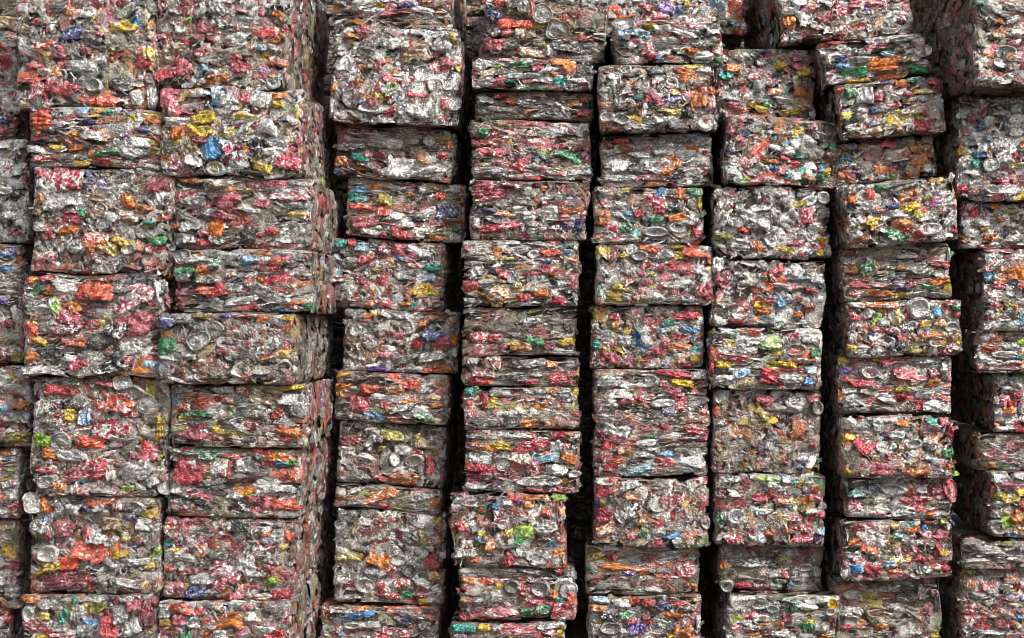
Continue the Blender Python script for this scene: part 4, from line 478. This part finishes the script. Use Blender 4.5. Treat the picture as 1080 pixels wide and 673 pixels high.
S(  # seventh stack
 (823,-56,966,42,-14,0.02,'R','r',0.20,'tilted bale with crimson and orange cans, topmost of the seventh stack','rr 897 32 32 9;rd 886 13 20 12 -20;og 831 24 14 12;wh 849 20 18 16;pu 909 13 14 8;cr 870 20 22 10;wh 832 13 20 8;pk 925 7 24 12;wh 859 17 12 4 50;rr 860 11 20 9;wh 878 32 20 10;dk 918 30 14 10;wh 931 26 14 12;pk 905 5 26 8;cr 825 42 9 10;wh 838 40 14 10;wh 870 5 18 8;rr 888 36 14 5;pk 950 16 16 12;wh 905 24 16 8;gr 940 35 20 9;gr 863 28 20 8;pk 957 8 10 10;wh 842 5 16 8;br 960 30 12 10',4),
 (868,39,981,82,-12,0.06,'L','c',0.12,'low tilted bale with green, blue and golden cans along its lower edge','rr 874 49 20 10;bl 888 70 14 7;gn 901 77 24 9;og 930 68 30 12;wh 925 42 28 9;L:wh 972 55 20 12;gn 974 73 22 8;pk 925 50 24 7;ye 904 86 26 4;gr 953 53 22 9;wh 905 64 26 7;bl 913 63 7 4;wh 955 41 36 9;ta 968 43 16 8;rr 944 62 12 6;og 938 73 20 5;nv 884 63 18 8;wh 885 50 20 7;wh 950 37 30 8;gn 883 47 6 7;ta 872 65 7 14;te 935 58 16 6;pk 980 52 5 12;gr 910 57 14 8;wh 895 56 16 6;ol 960 63 18 7'),
 (886,84,1000,143,-14,0.08,'R','m',0.16,'tilted bale with crimson cans in its upper and lower right corners','rd 985 86 16 12;cr 992 93 12 12;rd 972 132 20 15;pk 970 122 16 8;og 951 88 16 7;wh 911 101 18 18;L:wh 882 84 18 9;wh 988 131 20 8;nv 933 85 18 6;ye 974 96 20 7;rr 885 95 10 7;wh 930 116 12 8;nv 921 117 9 9;wh 908 118 10 8;gn 897 96 12 14;te 963 83 16 6;pk 925 104 12 8;gr 958 132 10 14;ye 892 123 12 9;bk 896 127 18 10;wh 960 116 22 7;rr 950 137 14 6;wh 995 108 10 8;wh 975 104 14 7;co 960 108 16 6;wh 915 88 26 4;pk 942 112 16 6;dk 925 130 20 8;pk 958 99 12 6'),
 (878,147,990,189,-13,0.03,'R','m',0.24,'shaded tilted bale with a bright red fleck, under an overhang in the seventh stack','rd 970 167 14 7;pk 935 178 12 9;og 965 157 14 8;og 888 185 12 9;wh 981 178 18 9;wh 917 157 18 8;co 975 152 18 10;wh 950 168 26 4;rd 958 183 10 8;gr 895 172 22 9;bl 890 170 12 6;rd 928 165 9 7;wh 930 172 14 6;ye 960 148 8 6;wh 915 187 14 7;dk 945 176 14 10;og 978 164 14 5;pk 907 179 8 8;br 945 155 24 8;wh 905 163 14 4 35;cr 961 166 12 6'),
 (893,189,1013,256,-13,0.10,'R','c',0.08,'bright tilted bale with a green can at its base and yellow orange cans above','rr 917 207 10 14;ye 960 218 22 10 10;og 956 207 22 9;gn 945 249 26 12;B:wh 979 242 26 14;ye 920 234 14 10;wh 1004 236 18 16 30;gn 929 198 14 6;pk 1018 212 9 14;rd 968 247 9 9;gr 950 197 36 8;wh 900 199 18 8;wh 996 214 22 9;og 952 236 18 9;wh 975 229 18 9;rd 930 223 12 4;wh 902 234 14 9;og 899 210 10 12;nv 940 217 14 6;og 920 241 9 7;wh 985 200 26 8;wh 910 222 22 8;ye 978 210 12 5;wh 935 228 16 8;wh 1005 190 14 5;gn 940 247 14 10;co 905 253 22 7;wh 950 225 20 8;ye 968 226 10 8;pk 993 222 8 8;rd 955 244 8 7;wh 912 215 24 6'),
 (889,258,1005,317,-6,0.04,'F','d',0.28,'bale with a green patch at its left over red and orange strips','gn 916 284 18 18;og 922 279 8 9;rd 990 278 24 7;og 916 309 30 6;ye 949 311 14 5;pu 949 305 14 4;rd 908 301 32 7;wh 992 289 16 9;dk 940 292 32 7;og 931 310 20 6;rd 899 309 10 8;wh 1002 268 4 16;og 950 283 10 6;wh 955 270 22 6;rd 960 299 8 7;gr 966 285 24 9;wh 895 276 12 7;og 990 297 22 8;wh 965 311 24 6;pk 930 300 18 6;gn 978 303 14 5;rd 1000 282 8 5;wh 945 299 10 7;cr 970 272 14 6;cr 895 267 16 5;si 990 312 22 6'),
 (893,317,1015,373,-2,0.06,'R','c',0.14,'bale with a big round silver lid bulging at the middle of its top edge','B:wh 968 325 24 22;og 926 322 30 8;ye 944 335 16 14 30;og 982 354 28 7;B:wh 989 361 24 10;ye 897 367 14 8;rd 925 366 20 9;bk 945 363 20 14;pk 925 347 18 6;og 967 357 14 8;rd 1003 316 14 6;bl 988 330 8 9;wh 914 331 14 10 40;og 990 340 12 9;B:wh 1003 345 18 10;wh 1010 320 9 9;rd 899 335 8 7;og 902 356 10 9;wh 930 340 14 8;wh 905 322 16 7;ye 975 341 12 7;wh 943 348 12 6 -30;pk 1010 331 9 7;bk 955 345 14 10;wh 920 357 8 10 35;co 1000 357 10 8;ye 1010 360 8 14;og 913 347 8 9;gn 1008 325 10 6;rd 935 349 12 6;ol 965 370 18 6;wh 980 333 10 6'),
 (883,375,1004,436,1,0.03,'F','r',0.16,'bale with a wide pink domed can and a purple scrap at its upper left','pk 960 394 40 15;pu 891 391 12 9 -25;rd 902 402 24 12;og 984 404 18 8;B:wh 917 393 22 12;rd 984 392 11 10;pk 942 380 34 8;ye 924 378 12 7;wh 996 391 12 14;wh 1000 379 8 6;pk 918 407 16 7;wh 900 423 28 11;wh 985 428 26 12;wh 935 420 20 9;rd 948 419 14 7;ye 889 381 12 7;gr 915 413 20 8;wh 973 417 18 7;gn 985 382 14 4;wh 972 380 16 7;gr 905 433 28 6;ol 950 410 16 7;cr 910 405 14 6;wh 960 411 14 6;ta 967 404 18 6;co 905 378 16 4;pk 1002 398 6 9;gr 930 430 22 8;pk 995 420 12 6;wh 895 412 18 6'),
 (887,438,1007,501,0,0.05,'R','c',0.14,'bale with a crimson diamond shaped can and an orange can below centre','rd 914 469 26 18 10;og 963 494 30 12;ye 895 497 14 14;gn 1000 478 14 9;rd 930 493 30 8;wh 900 479 10 8;ye 896 461 14 7;wh 892 447 16 12;te 981 443 14 6;og 950 446 18 7;wh 925 447 12 14 35;B:wh 962 468 18 10;wh 992 473 14 5;rd 1003 455 8 12;wh 906 453 18 9;B:ta 935 482 30 9;bk 979 471 12 10;wh 985 450 14 8;pk 996 444 10 8;gr 975 482 18 8;ye 988 479 8 6;og 1000 494 8 9;wh 945 458 18 8;co 950 472 12 9 30;pk 892 474 7 9;nv 942 500 14 6;ol 910 497 16 5;wh 935 442 20 6;gr 985 494 16 8;og 1003 490 5 8'),
 (890,503,1005,546,0,0.03,'F','r',0.20,'low bale with a red and white can end jutting from its right end','L:pk 1001 516 13 24;rd 1000 508 7 8;te 905 519 16 11;cr 983 516 20 12;B:si 940 515 28 12;wh 971 515 16 9;pk 970 527 22 10;rd 900 536 20 12;pk 925 538 20 8;gr 990 532 20 10;pk 975 540 26 8;co 958 512 12 9;nv 920 513 14 7;wh 945 537 18 8;rr 958 518 10 8;br 915 528 22 6;wh 958 541 16 5;rd 955 528 14 6;gr 930 526 18 7;wh 1005 528 5 14;rd 972 506 10 5;og 978 540 9 7'),
 (888,549,1005,605,0,0.05,'R','c',0.10,'finely broken bright bale with a small blue can at its lower left','bl 902 600 14 10;rd 920 600 18 11;ye 943 554 9 8;og 900 571 14 7 20;rd 961 580 18 8;ye 994 581 10 8;pk 975 562 16 9 -30;og 960 585 18 5;og 919 580 14 8;pk 905 556 14 9 20;og 961 556 14 8;wh 932 568 14 8;rr 944 602 18 6;te 947 565 12 7;og 986 597 12 8;rd 974 591 12 8;lb 938 594 12 7;wh 965 572 14 7;rr 990 577 8 8;wh 975 600 14 8;wh 900 585 16 8;pk 993 563 14 8;bl 974 556 7 6;wh 1000 555 8 8;rd 997 599 12 7;gn 984 572 9 6;pk 988 568 12 7'),
 (880,607,993,690,0,0.00,'F','d',0.28,'lowest bale of the seventh stack, dull with an olive yellow can','ol 914 633 28 16;og 908 658 14 10;og 926 661 22 9;B:ta 923 644 22 14;li 986 660 9 14;ye 985 668 9 8;cr 980 642 12 12 -45;B:dk 952 629 18 10;cr 976 648 10 8;wh 962 648 20 5 -25;br 930 614 30 7;gr 950 613 20 8;rd 893 660 14 6;gr 897 645 22 12;wh 988 633 6 18;bk 920 656 10 5;cr 985 625 8 8;gr 940 620 18 6;wh 943 640 20 6 -15;ta 972 625 8 14;si 900 627 18 10;wh 965 665 14 7;cr 945 665 10 6'),
)
S(  # eighth stack, cut off by the right edge
 (1022,-60,1150,92,2,0.20,'R','d',0.16,'large pale bale jutting out at the top right, with a small orange can','B:wh 1057 57 26 16;og 1037 59 14 9;og 1049 24 9 9;gr 1032 43 14 20 -15;ta 1048 39 14 7;wh 1045 10 20 12;gr 1068 8 30 12;L:gr 1050 68 14 12;wh 1076 60 10 10;pk 1078 45 8 8;gr 1065 22 18 8;wh 1055 17 18 5;B:wh 1063 63 14 8;rd 1078 70 9 6;dk 1040 25 14 9;wh 1030 72 18 8;wh 1055 84 24 6 20;wh 1035 85 22 6;cr 1065 49 18 5;te 1022 5 12 9;si 1070 35 18 9;br 1062 73 14 8',9),
 (1008,100,1130,207,4,0.10,'R','s',0.06,'tall bright bale of white and silver can ends with small blue flecks','L:wh 1044 174 16 14;bl 1033 164 10 7;wh 1042 130 11 14;wh 1054 151 18 9;ye 1012 160 8 8;bl 1033 135 8 6;wh 1025 182 16 9;te 1028 172 8 9;wh 1055 120 18 8;B:wh 1022 150 14 9;og 1042 164 7 8;ye 1072 175 18 5;rd 1069 164 9 7;wh 1062 168 14 9;B:wh 1045 200 16 9;wh 1070 140 14 9;wh 1030 145 16 10;pk 1018 140 9 7;wh 1048 155 12 12;rd 1014 199 12 8;wh 1063 200 20 9;wh 1015 173 9 12;wh 1035 155 12 14;pk 1025 125 8 9;og 1077 153 7 9;bl 1060 123 7 9;wh 1052 185 18 8;ol 1035 110 10 7;wh 1070 115 10 10;wh 1030 196 16 8;lb 1042 147 9 6;co 1028 203 8 6;pk 1052 190 8 6;wh 1012 120 9 12'),
 (1012,213,1130,261,2,0.05,'R','m',0.20,'low bale with a crimson can at its left, in the right-edge stack','rd 1025 224 13 11;og 1050 217 12 9;L:wh 1023 245 16 10;nv 1040 216 10 6;wh 1035 235 16 8;og 1041 250 10 7;ye 1037 241 9 5;co 1055 232 10 6;wh 1068 252 20 9;wh 1015 235 10 8;rd 1075 262 20 5;gr 1065 240 18 8;ol 1065 222 14 7;ta 1018 252 10 9;wh 1020 260 20 6;br 1072 230 14 8;cr 1030 218 8 7;pk 1040 263 20 5;pk 1012 218 7 9'),
 (1036,263,1152,343,0,0.06,'R','c',0.12,'bale with a wide orange can at its upper middle, in the right-edge stack','og 1066 288 24 16;og 1058 283 12 8;wh 1043 270 18 12 25;pk 1053 301 14 8;pk 1074 302 10 9;wh 1065 307 12 12;og 1071 326 8 10;ol 1061 321 12 8;rd 1048 322 10 9;wh 1043 331 10 8;wh 1070 271 18 8;ye 1053 326 8 5;pk 1042 284 10 8;wh 1075 318 10 8;wh 1050 310 14 8;pk 1058 291 12 8;wh 1045 315 12 8;rd 1040 336 14 5;te 1075 335 8 7;wh 1056 277 14 7;co 1043 308 9 9;wh 1060 336 12 7'),
 (1030,350,1152,391,1,0.04,'L','m',0.16,'low pale bale with a tan orange can at upper left, in right-edge stack','og 1050 356 14 10;wh 1040 355 16 9;rr 1042 368 16 5;li 1076 362 9 7;cr 1029 391 9 9;pk 1060 387 30 6;te 1075 377 10 5;wh 1040 378 18 8;si 1060 374 30 7;si 1065 382 22 6;wh 1042 387 12 8;wh 1065 366 18 6;wh 1078 388 8 6;wh 1050 382 18 5;wh 1035 375 8 12 -30'),
 (1048,394,1162,453,0,0.02,'R','c',0.10,'set-back bale with white folded cans above red and orange ones','wh 1055 400 16 12 30;wh 1072 402 14 12 -30;rd 1060 420 12 9;og 1062 433 18 9;rr 1066 425 8 10;wh 1053 422 10 9;wh 1077 431 9 12;pk 1056 425 10 9;nv 1060 398 10 6;wh 1050 433 8 10;wh 1064 409 14 6;rd 1072 417 10 8;wh 1060 452 22 6;cr 1070 445 12 6'),
 (1028,456,1150,496,0,0.00,'F','d',0.32,'dull grey low bale with an orange patch at its left end','og 1041 490 20 9;gr 1055 475 30 8;wh 1045 479 18 8;br 1075 466 16 8;wh 1060 485 16 6;cr 1068 487 10 6;gr 1040 468 18 9;te 1070 491 20 6;wh 1035 497 16 5;si 1065 478 24 6'),
 (1045,498,1162,566,0,0.04,'R','c',0.16,'bale with yellow and orange cans over a round grey one, in the right-edge stack','ye 1066 525 22 12;og 1075 545 18 14;B:si 1053 556 22 16;ye 1075 517 12 9;wh 1055 505 20 9;rr 1077 534 10 9;li 1063 549 14 12;og 1075 560 16 9;wh 1055 533 18 9;pk 1062 512 24 6;ol 1052 524 12 9;wh 1075 502 12 7;gr 1050 542 12 10;ye 1060 543 10 8'),
 (1014,568,1140,594,2,0.06,'F','d',0.32,'thin dull grey bale without any bright can, above the lowest right bale','gr 1025 576 24 12;si 1045 580 30 9;gr 1068 575 24 9;wh 1030 590 28 5;ol 1060 573 14 5;pk 1034 575 10 8;wh 1070 588 18 6;br 1056 586 18 6;gr 1078 582 10 9'),
 (1012,597,1130,668,2,0.02,'R','r',0.12,'lowest bale at the bottom right, with a bright red can at its left end','rd 1019 649 20 13;og 1024 613 14 13;og 1067 609 18 11;li 1022 602 12 6;cr 1056 632 18 10 30;pk 1040 617 10 10;wh 1032 629 16 9;co 1036 641 9 7;rd 1048 600 16 5;cr 1055 658 20 8;rd 1035 659 18 8;wh 1055 645 26 5 -20;nv 1078 629 8 9;wh 1060 619 14 7;dk 1020 627 12 9;og 1049 645 10 6;rd 1071 618 10 8;wh 1045 626 14 7;bl 1074 649 8 6;ye 1065 623 9 5;wh 1030 610 10 8;og 1066 650 8 9;wh 1045 666 26 4;rd 1015 658 10 6'),
)


GROUP = 'bales of crushed cans in the stacks'
def is_kind(tok):
    if tok.startswith('L:'): return 'lid', tok[2:]
    if tok.startswith('B:'): return 'base', tok[2:]
    return 'can', tok

seed = 11
for si, rows in enumerate(STACKS):
    tops = [world(0, r[1], r[5])[1] for r in rows]
    for i, r in enumerate(rows):
        x0, y0, x1, y1, fall, e, style, pal, dirt, label, marks = r[:11]; dirt = dirt + (.22 if pal == 'd' else -.03 if pal == 's' else .08); yaw = math.radians(r[11]) if len(r) > 11 else 0.0
        seed += 7
        e = e + random.Random(seed).uniform(-.012, .012)
        X0, zt = world(x0, y0, e); X1, _ = world(x1, y1, e)
        zb = tops[i + 1] if i + 1 < len(rows) else 0.0
        w = X1 - X0 - .003; h = zt - zb - .001
        root = bpy.data.objects.new('can_bale', None); COL.objects.link(root)
        root.empty_display_size = .1
        root.location = ((X0 + X1) / 2, -e + BALE_DEPTH / 2, zb)
        roll = math.atan2(fall, x1 - x0)
        root.rotation_euler = (0, roll, yaw)
        if yaw: root.location.x -= BALE_DEPTH / 2 * math.sin(yaw)
        root['label'] = label; root['category'] = 'bale'; root['group'] = GROUP
        cx = (x0 + x1) / 2
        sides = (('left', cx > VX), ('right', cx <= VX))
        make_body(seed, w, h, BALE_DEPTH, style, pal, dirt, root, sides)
        M = (Matrix.Translation(root.location) @ root.rotation_euler.to_matrix().to_4x4()).inverted()
        rng = np.random.default_rng(seed + 3)
        for mk in marks.split(';'):
            p = mk.split()
            if len(p) < 5: continue
            kind, ink = is_kind(p[0])
            px, py, pw, ph = map(float, p[1:5])
            rot = math.radians(float(p[5])) if len(p) > 5 else rng.normal(0, .12)
            wx, wz = world(px, py, e)
            q = M @ Vector((wx, -e, wz))
            s = (D - e) / F
            q.x = max(-w / 2 + pw * s * .42, min(w / 2 - pw * s * .42, q.x)) if kind == 'can' else q.x
            if kind == 'can': q.z = max(ph * s * .42, min(h - ph * s * .42, q.z))
            notable(rng, root, kind, ink, pw * s * 1.08, ph * s * 1.08, rot, (q.x, -BALE_DEPTH / 2 + .002 - .010 * max(0, 1 - (q.x / .22) ** 2), q.z), dirt, (w, h))

# ------------------------------------------------------------------ the row behind, mostly unseen, added to block light through the gaps
proto = []
def back_bale(px, z, w, h, y, label, k):
    if len(proto) <= k:
        root = bpy.data.objects.new('can_bale', None)
        COL.objects.link(root)
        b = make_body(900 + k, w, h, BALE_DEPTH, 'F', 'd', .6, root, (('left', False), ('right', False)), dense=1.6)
        proto.append((root, b)); root['used'] = 0
    root, b = proto[k]
    if root.get('category'):
        r2 = root.copy(); COL.objects.link(r2); b2 = b.copy(); COL.objects.link(b2); b2.parent = r2; root = r2
    if 'used' in root: del root['used']
    root.location = ((px - VX) / F * (D + y - BALE_DEPTH / 2), y, z)
    root['label'] = label; root['category'] = 'bale'; root['group'] = 'dark bales of the row behind, in the gaps'
    return root
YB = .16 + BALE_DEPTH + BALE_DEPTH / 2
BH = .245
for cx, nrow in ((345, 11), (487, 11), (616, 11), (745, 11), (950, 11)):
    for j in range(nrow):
        back_bale(cx, j * BH, .42, BH, YB, 'added dark bale of an unseen second row, closing a black gap between stacks', j % 2)
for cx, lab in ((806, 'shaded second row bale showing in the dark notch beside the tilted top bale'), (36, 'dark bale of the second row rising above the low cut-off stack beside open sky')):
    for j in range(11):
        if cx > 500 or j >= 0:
            back_bale(cx, j * BH, .42, BH, YB, lab if j >= 9 else 'added dark bale of an unseen second row, closing a black gap between stacks', j % 2)

# ------------------------------------------------------------------ camera
cam = bpy.data.cameras.new('camera'); co = bpy.data.objects.new('camera', cam); COL.objects.link(co)
co.location = (0, -D, CAM_Z); co.rotation_euler = (math.pi / 2, 0, 0)
cam.sensor_fit = 'HORIZONTAL'; cam.sensor_width = 36; cam.lens = F / W0 * 36
cam.shift_x = -(VX - W0 / 2) / W0
cam.shift_y = (VY - H0 / 2) / W0
cam.clip_end = 2000
scn.camera = co

# ------------------------------------------------------------------ light: bright overcast, a broad soft sun high on the viewer's right
SUN_EL, SUN_AZ = math.radians(46), math.radians(50)   # azimuth from straight behind the viewer towards the right
wd = bpy.data.worlds.new('World'); scn.world = wd; wd.use_nodes = True
t = wd.node_tree; bg = t.nodes['Background']
sky = node(t, 'ShaderNodeTexSky', sky_type='NISHITA'); sky.sun_disc = False
sky.sun_elevation = SUN_EL; sky.sun_rotation = math.pi - SUN_AZ
sky.air_density = 1.0; sky.dust_density = 3.0
hs = node(t, 'ShaderNodeHueSaturation'); hs.inputs['Saturation'].default_value = .25
t.links.new(sky.outputs[0], hs.inputs['Color']); t.links.new(hs.outputs[0], bg.inputs['Color'])
bg.inputs['Strength'].default_value = .12
sl = bpy.data.lights.new('sun', 'SUN'); sl.energy = 2.5; sl.angle = math.radians(10); sl.color = (1, .965, .92)
so = bpy.data.objects.new('sun', sl); COL.objects.link(so)
dirv = Vector((math.sin(SUN_AZ) * math.cos(SUN_EL), -math.cos(SUN_AZ) * math.cos(SUN_EL), math.sin(SUN_EL)))
so.rotation_euler = dirv.to_track_quat('Z', 'Y').to_euler(); so.location = dirv * 10

scn.view_settings.view_transform = 'Standard'; scn.view_settings.look = 'None'; scn.view_settings.gamma = 1
scn.view_settings.exposure = 0.75
scn.render.engine = 'CYCLES'
scn.cycles.max_bounces = 5; scn.cycles.diffuse_bounces = 3; scn.cycles.glossy_bounces = 3
scn.cycles.use_adaptive_sampling = True
scn.cycles.filter_width = 0.75
